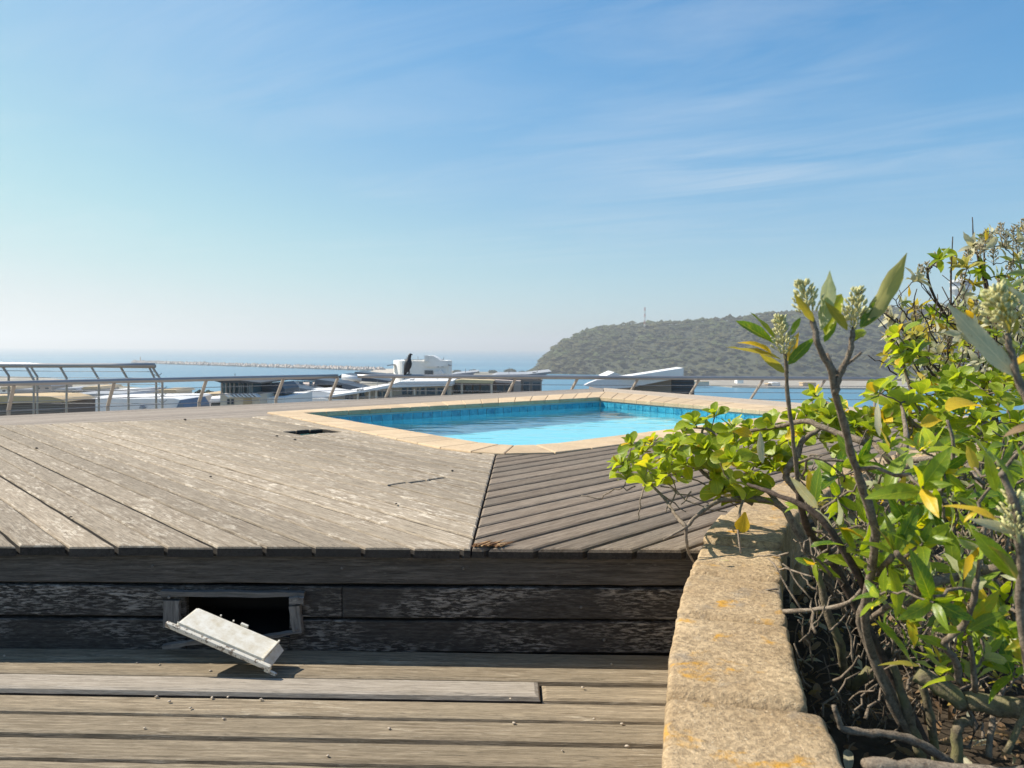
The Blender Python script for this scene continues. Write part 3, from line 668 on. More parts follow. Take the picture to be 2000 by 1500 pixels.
shore = [gp(-400, 733), gp(-100, 735), gp(60, 738), gp(160, 745), gp(250, 757), gp(380, 770), gp(440, 772), gp(640, 752), gp(700, 735), gp(750, 729), gp(850, 727), gp(980, 728), gp(1035, 731), gp(1060, 742), gp(1040, 768), gp(1100, 800), gp(1400, 830), gp(2300, 860)]
tag(link('ground', extr(shore + [(420, -60), (-700, -60)], SEA - 2, SEA + 1.2, 'z'), M['land']), kind='structure')
sand = plain('beach_sand', (.52, .45, .36), .95, vary=.15, nsc=.02)
tag(link('beach', extr([gp(640, 753), gp(700, 734), gp(742, 722.5), gp(800, 722), gp(900, 727), gp(760, 731), gp(705, 740)], SEA - 1, SEA + 1.9, 'z'), sand), kind='structure')
def breakwater():
    rnd = random.Random(4); A = Acc(); a = Vector(gp(262, 709)); b = Vector(gp(745, 724.5)); n = 260; d = (b - a).normalized(); nn = Vector((-d.y, d.x))
    for i in range(n * 4):
        t = rnd.random(); p = a.lerp(b, t) + nn * rnd.uniform(-9, 9); r = rnd.uniform(2.2, 4.2); h = SEA + 1 + rnd.uniform(0, 1.5) + 2.2 * (1 - abs((p - a.lerp(b, t)).length) / 9)
        vs = [Vector((x, y, z)).normalized() * r * rnd.uniform(.75, 1.2) + Vector((p.x, p.y, h)) for x, y, z in ((1, 0, 0), (-1, 0, 0), (0, 1, 0), (0, -1, 0), (0, 0, .7), (0, 0, -.7))]
        A.add((vs, [(0, 2, 4), (2, 1, 4), (1, 3, 4), (3, 0, 4), (2, 0, 5), (1, 2, 5), (3, 1, 5), (0, 3, 5)]))
    rt = root('breakwater', 'long pale rock breakwater running out across the sea at the left', 'breakwater', (a.x, a.y, SEA))
    m = plain('breakwater_rock', (.42, .36, .31), .95, vary=.3, nsc=.2)
    tag(link('rocks', A.mesh('rocks', [m], False), None, rt), kind='stuff')
    q = [a - nn * 3, b - nn * 3, b + nn * 3, a + nn * 3]; link('roadway', extr([tuple(x) for x in q], SEA - 1, SEA + 4.4, 'z'), plain('breakwater_road', (.52, .47, .42), .9, nsc=.1), rt)
    p = a.lerp(b, .035); link('beacon', mesh('beacon', *tube([(p.x, p.y, SEA + 3), (p.x, p.y, SEA + 14), (p.x, p.y, SEA + 15)], [1.4, 1.0, .3], 8)), M['steel_post'], rt)
breakwater()

def hill():
    sil = [(1030, 735), (1042, 731), (1056, 711), (1075, 690), (1100, 671), (1130, 657), (1170, 644), (1215, 638), (1260, 635), (1350, 633), (1430, 627), (1480, 618), (1550, 615), (1650, 612), (1750, 608), (1850, 600), (1950, 596), (2100, 592), (2400, 596)]
    def sy(px):
        for (a, b), (c, d) in zip(sil, sil[1:]):
            if px <= c: return b + (d - b) * (max(px, a) - a) / (c - a)
        return sil[-1][1]
    nu, nv = 220, 40; vs = []; P = {}
    for i in range(nu):
        px = 1030 + (2400 - 1030) * i / (nu - 1); dep = min(1.0, .25 + (px - 1030) / 260)
        Yb = 1190 - min(1, (px - 1030) / 500) * 130; Yr = Yb + 40 + 300 * dep
        zr = at(px, sy(px), Yr).z
        for j in range(nv):
            v = j / (nv - 1); Y = Yb + (Yr - Yb) * min(v / .75, 1.0) + max(0, v - .75) * 800
            t = min(v / .75, 1); prof = math.sin(t * math.pi / 2) ** .9 if v <= .75 else 1 - ((v - .75) / .25) ** 1.5
            k = (px - 1000) / FPX * 1.0; x = k * Y * 1.004
            z = SEA - 1 + (zr - SEA + 1) * prof + (noise.fractal(Vector((x * .012, Y * .012, 0)), 1, 2, 4) * 5 * min(prof, 1 - .55 * (t > .85)))
            vs.append((x, Y, z)); P[i, j] = Vector((x, Y, z))
    fs = [(i * nv + j, (i + 1) * nv + j, (i + 1) * nv + j + 1, i * nv + j + 1) for i in range(nu - 1) for j in range(nv - 1)]
    tag(link('hill', mesh('hill', vs, fs, True), plain('hill_soil', (.05, .055, .03), .95, nsc=.05, vary=.4)), kind='structure')
    # canopy: one mass of woodland, each crown a small lump of leaf facets
    rng = np.random.default_rng(3)
    ico = bmesh.new(); bmesh.ops.create_icosphere(ico, subdivisions=1, radius=1); ico.verts.ensure_lookup_table()
    bv_ = np.array([v.co[:] for v in ico.verts]); bf = np.array([[v.index for v in f.verts] for f in ico.faces]); ico.free()
    keep = bv_[:, 2] > -.35; fk = bf[np.all(keep[bf], axis=1)]
    n = 10500; allv = []; allf = []; o = 0; cols = []
    for _ in range(n):
        i = rng.integers(0, nu - 1); vv = rng.random() ** .8 * .80; j = min(int(vv * (nv - 1)), nv - 2)
        a, b = rng.random(2); p = P[i, j].lerp(P[i + 1, j], a).lerp(P[i, j + 1].lerp(P[i + 1, j + 1], a), b)
        r = 2.2 + 6.5 * rng.random() ** 2.6 * (1.25 if rng.random() < .1 else 1)
        w = bv_ * (1 + rng.uniform(-.28, .28, (len(bv_), 1))) * np.array([r, r, r * rng.uniform(.65, 1.05)]) + np.array([p.x, p.y, p.z + r * .15])
        allv.append(w); allf.append(fk + o); o += len(bv_)
        g = noise.noise(p * .02) * .5 + .5; d_ = rng.random()
        base = np.array((.055, .066, .026)) * (.55 + .9 * d_); base = base * (1 - .5 * (g > .48)) + np.array((.095, .072, .042)) * (.6 * (g > .48)) * d_
        cols.append(np.tile(np.append(base, 1), (len(bv_), 1)))
    av = np.concatenate(allv); af = np.concatenate(allf); me = bpy.data.meshes.new('woodland')
    me.vertices.add(len(av)); me.vertices.foreach_set('co', av.ravel()); me.loops.add(af.size); me.loops.foreach_set('vertex_index', af.ravel().astype(np.int32))
    me.polygons.add(len(af)); me.polygons.foreach_set('loop_start', np.arange(0, af.size, 3, dtype=np.int32)); me.polygons.foreach_set('loop_total', np.full(len(af), 3, np.int32))
    at_ = me.color_attributes.new('tint', 'FLOAT_COLOR', 'POINT'); at_.data.foreach_set('color', np.concatenate(cols).ravel().astype(np.float32)); me.polygons.foreach_set('use_smooth', [True] * len(af)); me.update(); me.validate()
    m, N, L, b = newmat('woodland_leaves'); ca = N.new('ShaderNodeVertexColor'); ca.layer_name = 'tint'; v = objcoord(N, L, (.5, .5, .5), False); nn = ntex(N, L, v, 1, 5, .7)
    L.new(mixc(N, L, mrange(N, L, nn, .35, .65, 0, .3), ca.outputs[0], (.09, .10, .045)), b.inputs['Base Color']); sset(b, Roughness=.9); b.inputs['Specular IOR Level'].default_value = .1; bump(N, L, b, nn, 1.0, 1.6)
    tag(link('woodland', me, m), 'dense coastal woodland covering the far headland', 'woodland', kind='stuff')
    return P, nu, nv, at, sy
hP, hnu, hnv, _, hsy = hill()
# mast and control tower on the headland
def mast():
    p = at(1259, 632, 1330); q = at(1259, 600, 1330); A = Acc(); h = q.z - p.z + 6
    rt = root('radio_mast', 'thin red and white lattice radio mast on the headland skyline', 'mast', p)
    red = plain('mast_red', (.45, .16, .13), .7); wh = plain('mast_white', (.6, .58, .56), .7)
    for k in range(6):
        z0 = p.z - 6 + h * k / 6; z1 = p.z - 6 + h * (k + 1) / 6; A = Acc()
        for sx, sy_ in ((-1, -1), (1, -1), (1, 1), (-1, 1)): A.add(tube([(p.x + sx * .9, p.y + sy_ * .9, z0), (p.x + sx * .9, p.y + sy_ * .9, z1)], .28, 5))
        for j in range(3):
            zz = z0 + (z1 - z0) * j / 3; A.add(tube([(p.x - .9, p.y - .9, zz), (p.x + .9, p.y - .9, zz + (z1 - z0) / 3)], .2, 4))
        link('section', A.mesh('section', [red if k % 2 else wh], False), None, rt)
mast()
def tower():
    Y = 1420; c = at(1876, 600, Y); rt = root('control_tower', 'round pale control tower on the headland seen through the shrub', 'tower', (c.x, c.y, c.z - 20))
    wm = plain('tower_concrete', (.62, .62, .62), .8, nsc=.1); gm = plain('tower_glass', (.12, .16, .2), .2)
    z = lambda py: at(1876, py, Y).z
    link('shaft', mesh('shaft', *tube([(c.x, c.y, c.z - 25), (c.x, c.y, z(575))], 9, 24)), wm, rt)
    link('cabin', mesh('cabin', *tube([(c.x, c.y, z(575)), (c.x, c.y, z(566)), (c.x, c.y, z(565)), (c.x, c.y, z(560))], [13, 19, 19, 19], 28)), wm, rt)
    link('window_band', mesh('window_band', *tube([(c.x, c.y, z(560)), (c.x, c.y, z(552))], [17.5, 18.5], 28)), gm, rt)
    link('roof', mesh('roof', *tube([(c.x, c.y, z(552)), (c.x, c.y, z(549)), (c.x, c.y, z(546))], [20, 20, 12], 28)), wm, rt)
    link('antenna', mesh('antenna', *tube([(c.x, c.y, z(546)), (c.x, c.y, z(536))], [1.5, .5], 6)), wm, rt)
tower()
# channel bank across the harbour and its sheds
bank = plain('harbour_bank', (.30, .27, .22), .95, vary=.3, nsc=.05)
tag(link('far_bank', extr([gp(1330, 748), gp(1430, 757), gp(1500, 759), gp(1600, 760), gp(1900, 763), gp(2300, 768), gp(2300, 738), gp(1200, 738)], SEA - 1, SEA + 1.6, 'z'), bank), kind='structure')

# ------------------------------------------------------------------ buildings
wmat = {k: plain('render_' + k, c, .85, vary=.06, nsc=.3) for k, c in dict(cream=(.62, .53, .42), white=(.80, .79, .76), taupe=(.24, .20, .17), pink=(.47, .39, .34), grey=(.32, .32, .32), tan=(.48, .36, .22), brown=(.17, .13, .11), beige=(.52, .45, .36)).items()}
rmat = {k: plain('roof_' + k, c, .55, vary=.08, nsc=.3) for k, c in dict(slate=(.055, .075, .10), white=(.70, .70, .70), dark=(.05, .05, .055), grey=(.30, .31, .33), gold=(.60, .48, .28), tan=(.50, .36, .19), blue=(.08, .14, .22))  .items()}
gl = plain('dark_window', (.03, .045, .06), .12, spec=.6)
glb = plain('blue_window', (.08, .17, .22), .1, spec=.6)
def bpoly(parent, name, pts, Y, dep, mat, skew=0.0):      # facade outline given in photo pixels at depth Y, extruded back by dep
    a = [at(px, py, Y) for px, py in pts]; b = [p * (1) + Vector((skew, dep, 0)) for p in a]; n = len(a)
    me = mesh(name, a + b, [tuple(range(n)), tuple(range(2 * n - 1, n - 1, -1))] + [(i, n + i, n + (i + 1) % n, (i + 1) % n) for i in range(n)])
    bm = bmesh.new(); bm.from_mesh(me); bmesh.ops.recalc_face_normals(bm, faces=bm.faces); bm.to_mesh(me); bm.free(); return link(name, me, mat, parent)
def rect(x0, y0, x1, y1): return [(x0, y0), (x1, y0), (x1, y1), (x0, y1)]
def bld(name, label, Y, px, group=None): p = at(px, 800, Y); return root(name, label, 'building', (p.x, Y, SEA), group)
GB = 1400                                               # photo row well below the deck edge: walls run down out of sight
def wins(b, xs, y0, y1, Y, mat=gl, fr=None):
    for x0, x1 in xs:
        w = bpoly(b, 'window', rect(x0, y0, x1, y1), Y - .06, .05, fr or wmat['grey']); bpoly(w, 'pane', rect(x0 + .8, y0 + .8, x1 - .8, y1 - .8), Y - .10, .03, mat)
# white building with the curved wall
def white_building():
    Y = 250; b = bld('white_building', 'large white apartment block with curved wall and stepped parapet behind the bird', Y, 822)
    c = at(800, 704, Y + 10); ztop = c.z; vs = []; n = 20
    plan = [(at(770, 704, Y + 12).x + 5.0 * (1 - math.cos(R(a))), Y + 12 - 10 * math.sin(R(a)), 0) for a in range(0, 91, 10)]
    plan = [(p[0], p[1]) for p in plan] + [(at(874, 704, Y + 3).x, Y + 2), (at(874, 704, Y + 3).x, Y + 22), (at(770, 704, Y + 12).x, Y + 22)]
    me = extr(plan, SEA, ztop, 'z'); link('wall', me, wmat['white'], b)
    bpoly(b, 'stair_tower', [(830, 716), (830, 699), (832, 694.5), (845, 694.5), (853, 699), (860, 704), (874, 704.5), (874, 716)], Y + 1.2, 8, wmat['white'])
    bpoly(b, 'chimney', rect(829, 694, 835, 706), Y + .4, 1.2, wmat['white'])
    wins(b, [(829, 846)], 723, 736, Y + 1.6, gl); wins(b, [(853, 858), (862, 867)], 714, 717, Y + 1.6)
    bpoly(b, 'balcony_roof', [(848, 727), (858, 723), (866, 729), (866, 731), (848, 731)], Y - 2, 4, rmat['white'])
    bpoly(b, 'parapet', rect(790, 702.4, 829, 704), Y + 1.7, .6, wmat['cream']); bpoly(b, 'canopy', [(756, 713), (771, 711), (771, 713), (756, 715)], Y + 4, 3, rmat['grey']); bpoly(b, 'canopy', [(873, 711), (881, 713), (881, 715), (873, 714)], Y + 4, 3, rmat['grey'])
white_building()
def terrace_row():
    Y = 90; b = bld('terrace_block', 'long beige apartment block with white slab roof and dark windows below the railing', Y, 780)
    bpoly(b, 'wall', [(640, GB), (640, 777), (700, 768), (765, 757), (880, 752), (880, GB)], Y, 12, wmat['beige'])
    bpoly(b, 'roof', [(636, 778), (636, 774), (700, 764), (765, 751), (782, 745), (884, 744), (884, 753), (765, 757), (700, 768)], Y - 1.2, 15, rmat['white'])
    wins(b, [(674, 682), (684, 690)], 772, 780, Y); wins(b, [(700, 712), (738, 746), (748, 758)], 764, 776, Y); wins(b, [(785, 795), (797, 805), (814, 818), (822, 830), (833, 850), (854, 874)], 757, 771, Y)
    for x in (697, 720, 733, 762, 808): bpoly(b, 'pillar', rect(x, 760, x + 3, 800), Y - 1.0, .4, wmat['cream'])
    bpoly(b, 'balcony_wall', rect(770, 772, 884, 800), Y - 1.1, .25, wmat['taupe']); bpoly(b, 'balcony_wall', rect(636, 780, 760, 800), Y - 1.1, .25, wmat['white'])
terrace_row()
def roofs_mid():
    Y = 120; b = bld('slate_roof_block', 'apartment block under dark blue monopitch roofs left of the terrace block', Y, 580)
    bpoly(b, 'wall', rect(515, 752, 668, GB), Y + 2, 14, wmat['pink'])
    for pts, dY in (([(486, 768), (492, 754), (545, 762), (552, 770)], -2), ([(540, 768), (548, 748), (580, 757), (640, 766), (640, 772), (560, 772)], -4), ([(612, 752), (618, 741), (660, 746), (715, 760), (715, 768), (660, 762)], 2), ([(560, 742), (566, 735.5), (600, 737), (645, 738), (640, 745)], 12), ([(655, 738), (668, 731), (700, 735), (760, 744), (756, 748), (700, 744)], 10), ([(690, 730), (694, 726.5), (760, 733), (758, 738)], 26)):
        bpoly(b, 'roof', pts, Y + dY, 7, rmat['slate'])
    bpoly(b, 'flat_roof', [(556, 778), (568, 768), (618, 763), (664, 770), (664, 780)], Y - 8, 10, rmat['white'])
    bpoly(b, 'skylight', rect(592, 760, 622, 764), Y - 3, 4, rmat['white'])
    bpoly(b, 'parapet', rect(540, 778, 668, 796), Y - 9, 1, wmat['white'])
    wins(b, [(520, 528), (584, 592), (604, 611)], 745, 755, Y + 1.9, glb); wins(b, [(652, 660)], 757, 762, Y + 1.9)
    a, c = at(668, 735.5, Y - 6), at(705, 741, Y - 6); link('duct', mesh('duct', *tube([a, c], .38, 14), True), rmat['white'], b)
roofs_mid()
def glass_house():
    Y = 70; b = bld('glass_penthouse', 'cream block with glazed penthouse under a thin dark roof at the left railing', Y, 480)
    bpoly(b, 'wall', rect(430, 770, 508, GB), Y, 10, wmat['cream']); bpoly(b, 'wall', rect(508, 776, 556, GB), Y + 2, 10, wmat['white'])
    bpoly(b, 'penthouse', rect(433, 748, 492, 771), Y + 1.2, 6, glb)
    for x in (431, 440, 448, 456, 466, 474, 482, 490): bpoly(b, 'column', rect(x, 747, x + 2.0, 771), Y + .8, .3, wmat['grey'])
    bpoly(b, 'curtain', rect(466, 751, 472, 768), Y + 1.05, .1, rmat['white']); bpoly(b, 'curtain', rect(484, 751, 489, 768), Y + 1.05, .1, rmat['white'])
    bpoly(b, 'roof', [(418, 744), (424, 741), (470, 743), (508, 747), (508, 750), (460, 748.5), (432, 748)], Y - 1.0, 9, rmat['dark'])
    bpoly(b, 'side_roof', [(492, 752), (545, 748), (556, 760), (556, 770), (492, 770)], Y + 4, 5, rmat['slate'])
    for k in range(8): bpoly(b, 'pergola_slat', [(436 + k * 8, 769), (440 + k * 8, 769), (449 + k * 8, 776), (445 + k * 8, 776)], Y - .8, .8, rmat['white'])
    wins(b, [(443, 449), (451, 457)], 779, 790, Y); bpoly(b, 'door', rect(475, 778, 491, 792), Y - .1, .08, wmat['tan'])
glass_house()
def left_roofs():
    Y = 52; b = bld('tan_roof_house', 'dark slatted house with sandy flat roof at the far left below the railing', Y, 60)
    p0 = [at(-40, 790, Y), at(124, 785.5, Y), at(124, GB, Y), at(-40, GB, Y)]
    bpoly(b, 'wall', [(-60, 792), (124, 786.5), (124, GB), (-60, GB)], Y, 4, wmat['brown'])
    bpoly(b, 'roof', [(-60, 791), (128, 785), (118, 779), (95, 774), (10, 772.5), (-60, 775)], Y - .2, 3.8, rmat['tan'])
    for k in range(5): bpoly(b, 'slat', [(-60, 794.5 + k * 3.6), (123.5, 789 + k * 3.6), (123.5, 790.6 + k * 3.6), (-60, 796.1 + k * 3.6)], Y - .07, .06, wmat['taupe'])
    Y = 110; b = bld('white_roof_hall', 'low white pitched roof hall between the slatted house and the glass penthouse', Y, 250)
    bpoly(b, 'wall', rect(120, 792, 360, GB), Y + 3, 10, wmat['white'])
    bpoly(b, 'roof', [(110, 806), (125, 782), (200, 779), (340, 778), (352, 781), (343, 799), (342, 806)], Y, 12, rmat['white'])
    bpoly(b, 'gable', [(343, 799), (351, 782), (361, 797), (361, 810), (343, 810)], Y - .4, 9, rmat['blue'])
    bpoly(b, 'vent', [(271, 798), (274, 792), (279, 797), (279, 799)], Y - 1, 2, rmat['grey'])
    Y = 125; b = bld('white_roof_shed', 'white roofed shed with dark wall in front of the glass penthouse', Y, 395)
    bpoly(b, 'wall', rect(357, 789, 432, GB), Y + 1, 9, rmat['slate']); bpoly(b, 'roof', [(354, 790), (352, 784), (400, 779), (434, 778), (434, 785.5), (400, 788)], Y, 12, rmat['white'])
    rnd = random.Random(12)
    far = [(0, 30, 757, 'white', 'white low block nearest the left edge of the shore'), (28, 62, 762, 'grey', 'grey blue roofed shed beside the white low block'), (66, 100, 752, 'pink', 'pinkish hall on the hazy shore behind the terrace railing'), (108, 150, 760, 'beige', 'beige hall on the hazy shore left of the leaning post'), (160, 196, 757, 'grey', 'grey flat block with pale roof near the leaning post'), (206, 240, 764, 'white', 'white shed on the shore right of the leaning post'), (248, 285, 762, 'pink', 'pink low hall on the shore behind the railing corner'), (300, 345, 763, 'cream', 'cream low hall at the right end of the hazy shore'), (130, 240, 771, 'white', 'wide white flat roof behind the pitched roof hall'), (386, 428, 771, 'taupe', 'dark low shed behind the white roofed shed')]
    for x0, x1, y, c, lab in far:
        Y = 330 if y < 768 else 190; bb = root('shore_building', lab, 'building', (at((x0 + x1) / 2, y, Y).x, Y, SEA), 'hazy low buildings along the left shore'); 
        bpoly(bb, 'wall', rect(x0, y + 2, x1, y + 160), Y, 16, wmat[c]); bpoly(bb, 'roof', [(x0 - 2, y + 2.5), (x0 + 3, y - 1.5), (x1 - 4, y - 2), (x1 + 2, y + 2.5)], Y - 1, 19, rmat[rnd.choice(['white', 'grey', 'grey', 'tan'])])
        n = max(2, int((x1 - x0) / 12))
        for k in range(n): bpoly(bb, 'window', rect(x0 + (k + .3) * (x1 - x0) / n, y + 5, x0 + (k + .7) * (x1 - x0) / n, y + 8), Y - .1, .08, gl)
left_roofs()
def awning_block():
    Y = 95; b = bld('awning_block', 'dark glazed block with gold awning and grey roofs right of the bird', Y, 970)
    bpoly(b, 'wall', rect(884, 744, 1008, GB), Y, 14, wmat['brown']); bpoly(b, 'wall', rect(1005, 742, 1058, GB), Y + 1.5, 10, wmat['taupe']); bpoly(b, 'end_wall', rect(1003, 744, 1017, GB), Y - .6, 2, wmat['pink'])
    bpoly(b, 'awning', [(884, 744), (890, 748), (962, 749), (966, 743), (900, 741)], Y - 3, 2.5, rmat['gold'])
    bpoly(b, 'awning', [(966, 742), (1003, 744), (1003, 749), (968, 747)], Y - 2.6, 2, wmat['pink'])
    bpoly(b, 'roof', [(874, 735), (880, 731), (932, 726), (920, 734), (914, 741), (876, 741)], Y + 3, 9, rmat['grey'])
    bpoly(b, 'roof', [(958, 736), (968, 732), (1030, 731), (1078, 725.5), (1062, 735), (1050, 741), (962, 741)], Y + 2, 10, rmat['grey'])
    wins(b, [(888, 900), (908, 922), (925, 936), (939, 957), (970, 984), (986, 1000)], 752, 768, Y); wins(b, [(1022, 1034), (1040, 1056)], 746, 770, Y + 1.5)
    for x in (900, 958): bpoly(b, 'column', rect(x, 749, x + 4, 800), Y - 2.8, .5, wmat['cream'])
    bpoly(b, 'balcony_wall', rect(884, 769, 1060, 800), Y - 3, .3, wmat['beige'])
awning_block()
def white_roof():
    Y = 62; b = bld('white_roof_house', 'taupe louvred house with a sweeping white monopitch roof before the headland', Y, 1250)
    bpoly(b, 'wall', [(1165, GB), (1165, 762), (1230, 756), (1311, 741), (1311, GB)], Y, 6, wmat['taupe'])
    for k in range(8): bpoly(b, 'louvre', [(1168, 766.5 + k * 4), (1310, 744.5 + k * 4 + (3 if k < 3 else 3)), (1310, 746 + k * 4 + 3), (1168, 768 + k * 4)], Y - .08, .07, wmat['grey'] if False else wmat['taupe'])
    bpoly(b, 'side_wall', rect(1311, 739, 1356, GB), Y + .8, 6, rmat['dark'])
    for k in range(4): bpoly(b, 'side_louvre', rect(1313, 744 + k * 6, 1355, 745.5 + k * 6), Y + .7, .09, rmat['slate'])
    bpoly(b, 'roof', [(1215, 736.5), (1240, 733), (1335, 718.5), (1335, 736), (1220, 739)], Y - 1.4, 2.5, rmat['white'])
    bpoly(b, 'eave', [(1141, 753), (1150, 748), (1166, 742), (1220, 739), (1326, 736.5), (1312, 741), (1230, 757), (1190, 760), (1160, 757)], Y - 1.0, .9, plain('roof_eave', (.60, .60, .62), .6))  # greyer than the roof: shade on the underside is put into the colour
    Y = 150; b = bld('small_white_gable', 'tiny white gable roof peeping over the rail left of the sweeping white roof', Y, 1200)
    bpoly(b, 'wall', rect(1186, 735, 1218, GB), Y + 1, 8, wmat['white']); bpoly(b, 'roof', [(1180, 736), (1200, 727), (1224, 736.5), (1222, 738), (1182, 738)], Y, 10, rmat['white'])
    for i, (x0, x1, y0, y1, c, lab) in enumerate(((1440, 1452, 740, 744, 'white', 'tiny white hut on the far harbour bank under the railing'), (1508, 1524, 747, 753, 'white', 'small white shed on the far bank left of the flower stem'), (1568, 1594, 747, 752, 'tan', 'small orange-tan shed on the far bank behind the stems'), (1355, 1385, 745, 748, 'beige', 'low beige quay building beside the dark louvred wall'), (1500, 1507, 749, 754, 'taupe', 'little dark hut touching the white bank shed'))):
        Y = 800; bb = root('bank_shed', lab, 'building', (at((x0 + x1) / 2, y1, Y).x, Y, SEA), 'sheds on the far harbour bank')
        bpoly(bb, 'wall', rect(x0, y0 + 1.2, x1, y1 + 5), Y, 10, wmat[c]); bpoly(bb, 'roof', [(x0 - .6, y0 + 1.3), (x0 + 1, y0), (x1 - 1, y0), (x1 + .6, y0 + 1.3)], Y - 1, 12, rmat['white' if c == 'white' else 'tan'])
white_roof()
def roof_extras():
    spec = {'terrace_block': (90, [(700, 764), (728, 757), (800, 745), (846, 744)]), 'slate_roof_block': (118, [(600, 763), (640, 766)]), 'awning_block': (97, [(900, 733), (985, 731), (1040, 731)]), 'glass_penthouse': (71, [(450, 742), (520, 750)]), 'white_building': (254, [(790, 703), (812, 703), (862, 704)]), 'white_roof_hall': (112, [(180, 780), (240, 779), (310, 778)])}
    for nm, (Y, pts) in spec.items():
        b = bpy.data.objects[nm]
        for i, (x, y) in enumerate(pts):
            k = .5 if Y > 200 else 1.0
            if i % 2 == 0: bpoly(b, 'roof_unit', rect(x, y - 4 * k, x + 7 * k, y + 1), Y + 1.5, 1.2, wmat['grey'])
            link('aerial', mesh('aerial', *tube([at(x + 9 * k, y + 1, Y + 2), at(x + 9 * k, y - 13 * k, Y + 2)], .035 if Y < 200 else .09, 5)), M['cable'], b)
roof_extras()
def far_trees():
    m = plain('far_tree_leaves', (.045, .06, .025), .9, vary=.4, nsc=.8)
    for i, (x, y, Y, w, lab) in enumerate(((398, 770, 260, 2.6, 'dark bushy tree on the shore left of the glass penthouse'), (418, 772, 255, 2.0, 'smaller dark tree touching the glass penthouse on its left'), (893, 727, 1150, 6, 'low shore tree just right of the large white block'), (925, 727, 1160, 7, 'wide low shore tree right of the large white block'), (962, 727, 1170, 6, 'shore tree midway between white block and headland'), (996, 726, 1170, 8, 'tallest rounded shore tree before the headland'), (1020, 729, 1170, 6, 'last low shore tree at the foot of the headland'))):
        rn = random.Random(i); p = at(x, y, Y); rt = root('shore_tree', lab, 'tree', (p.x, Y, SEA + 1), 'trees along the far shore'); A = Acc()
        link('trunk', mesh('trunk', *tube([(p.x, Y, SEA + 1), (p.x + .2, Y, p.z - w * .3), (p.x, Y, p.z)], [w * .12, w * .09, w * .04], 7)), M['bark_tree'], rt)
        for _ in range(420):
            d = Vector((rn.gauss(0, 1), rn.gauss(0, 1), rn.gauss(0, 1))).normalized() * (w * rn.random() ** .4); c = p + Vector((d.x * 1.25, d.y, d.z * .6)); u = Vector((rn.gauss(0, 1), rn.gauss(0, 1), rn.gauss(0, 1))).normalized() * (w * .16); v2 = u.orthogonal().normalized() * (w * .11)
            A.add(([c - u, c + v2, c + u, c - v2], [(0, 1, 2, 3)]))
        link('crown', A.mesh('crown', [m], False), None, rt)
M['bark_tree'] = plain('far_tree_bark', (.12, .09, .07), .9)
far_trees()

# ------------------------------------------------------------------ shrubs in the planter
def leafmat(name, top, top2, under, trans, rough=.35, edge=None):
    m, N, L, b = newmat(name); out = N['Material Output']
    oi = N.new('ShaderNodeObjectInfo'); ge = N.new('ShaderNodeNewGeometry')
    rn = mth(N, L, 'FRACT', mth(N, L, 'ADD', oi.outputs['Random'], ge.outputs['Random Per Island']), 0)
    col = mixc(N, L, rn, top, top2)
    uv = N.new('ShaderNodeUVMap'); sp = N.new('ShaderNodeSeparateXYZ'); L.new(uv.outputs[0], sp.inputs[0])
    ab = mth(N, L, 'ABSOLUTE', sp.outputs[1], 0)
    col = mixc(N, L, mrange(N, L, ab, .0, .07, .55, 0), col, (min(1, top2[0] * 1.8 + .05), min(1, top2[1] * 1.5 + .05), top2[2] * 1.5 + .02))
    vv = mth(N, L, 'FRACT', mth(N, L, 'SUBTRACT', mth(N, L, 'MULTIPLY', sp.outputs[0], 8.0), mth(N, L, 'MULTIPLY', ab, 1.7)), 0)
    vn = mrange(N, L, vv, .0, .14, .30, 0); col = mixc(N, L, vn, col, (min(1, top2[0] * 1.6 + .04), min(1, top2[1] * 1.35 + .04), top2[2] * 1.4 + .02))
    if edge: col = mixc(N, L, mrange(N, L, ab, .82, 1.0, 0, .7), col, edge)
    nz = ntex(N, L, objcoord(N, L, (1, 1, 1)), 7, 4, .6); col = mixc(N, L, mrange(N, L, nz, .5, .8, 0, .45), col, (top2[0] * 1.3 + .04, top2[1] * 1.1 + .02, top2[2]))
    ye = mth(N, L, 'MULTIPLY', mrange(N, L, rn, .90, 1.0, 0, .8), mrange(N, L, nz, .35, .6)); col = mixc(N, L, ye, col, (.42, .30, .02))
    sp2 = ntex(N, L, objcoord(N, L, (1, 1, 1)), 19, 3, .6); dm = mth(N, L, 'MULTIPLY', mrange(N, L, sp2, .62, .70), mrange(N, L, ab, .3, .9, .15, 1)); col = mixc(N, L, dm, col, (.16, .09, .035))
    cf = mixc(N, L, ge.outputs['Backfacing'], col, under)
    L.new(cf, b.inputs['Base Color']); sset(b, Roughness=rough); b.inputs['Specular IOR Level'].default_value = .38; bump(N, L, b, mth(N, L, 'ADD', vv, nz), .25, .004)
    tr = N.new('ShaderNodeBsdfTranslucent'); L.new(mixc(N, L, 1.0, col, trans, 'MULTIPLY'), tr.inputs['Color'])
    ad = N.new('ShaderNodeMixShader'); ad.inputs[0].default_value = .38; L.new(b.outputs[0], ad.inputs[1]); L.new(tr.outputs[0], ad.inputs[2]); L.new(ad.outputs[0], out.inputs[0]); return m
LM_round = leafmat('round_leaf', (.10, .17, .013), (.25, .32, .022), (.24, .29, .06), (3.2, 2.8, .9), .42, (.32, .36, .07))
LM_silver = leafmat('silver_backed_leaf', (.040, .105, .011), (.22, .295, .018), (.38, .38, .24), (3.6, 3.1, .8), .38)
LM_pale = leafmat('pale_leaf', (.42, .41, .30), (.50, .49, .34), (.46, .45, .33), (1.5, 1.4, .9), .6)
LM_yellow = leafmat('yellow_leaf', (.55, .36, .015), (.62, .46, .03), (.52, .40, .06), (1.7, 1.5, .8), .45)
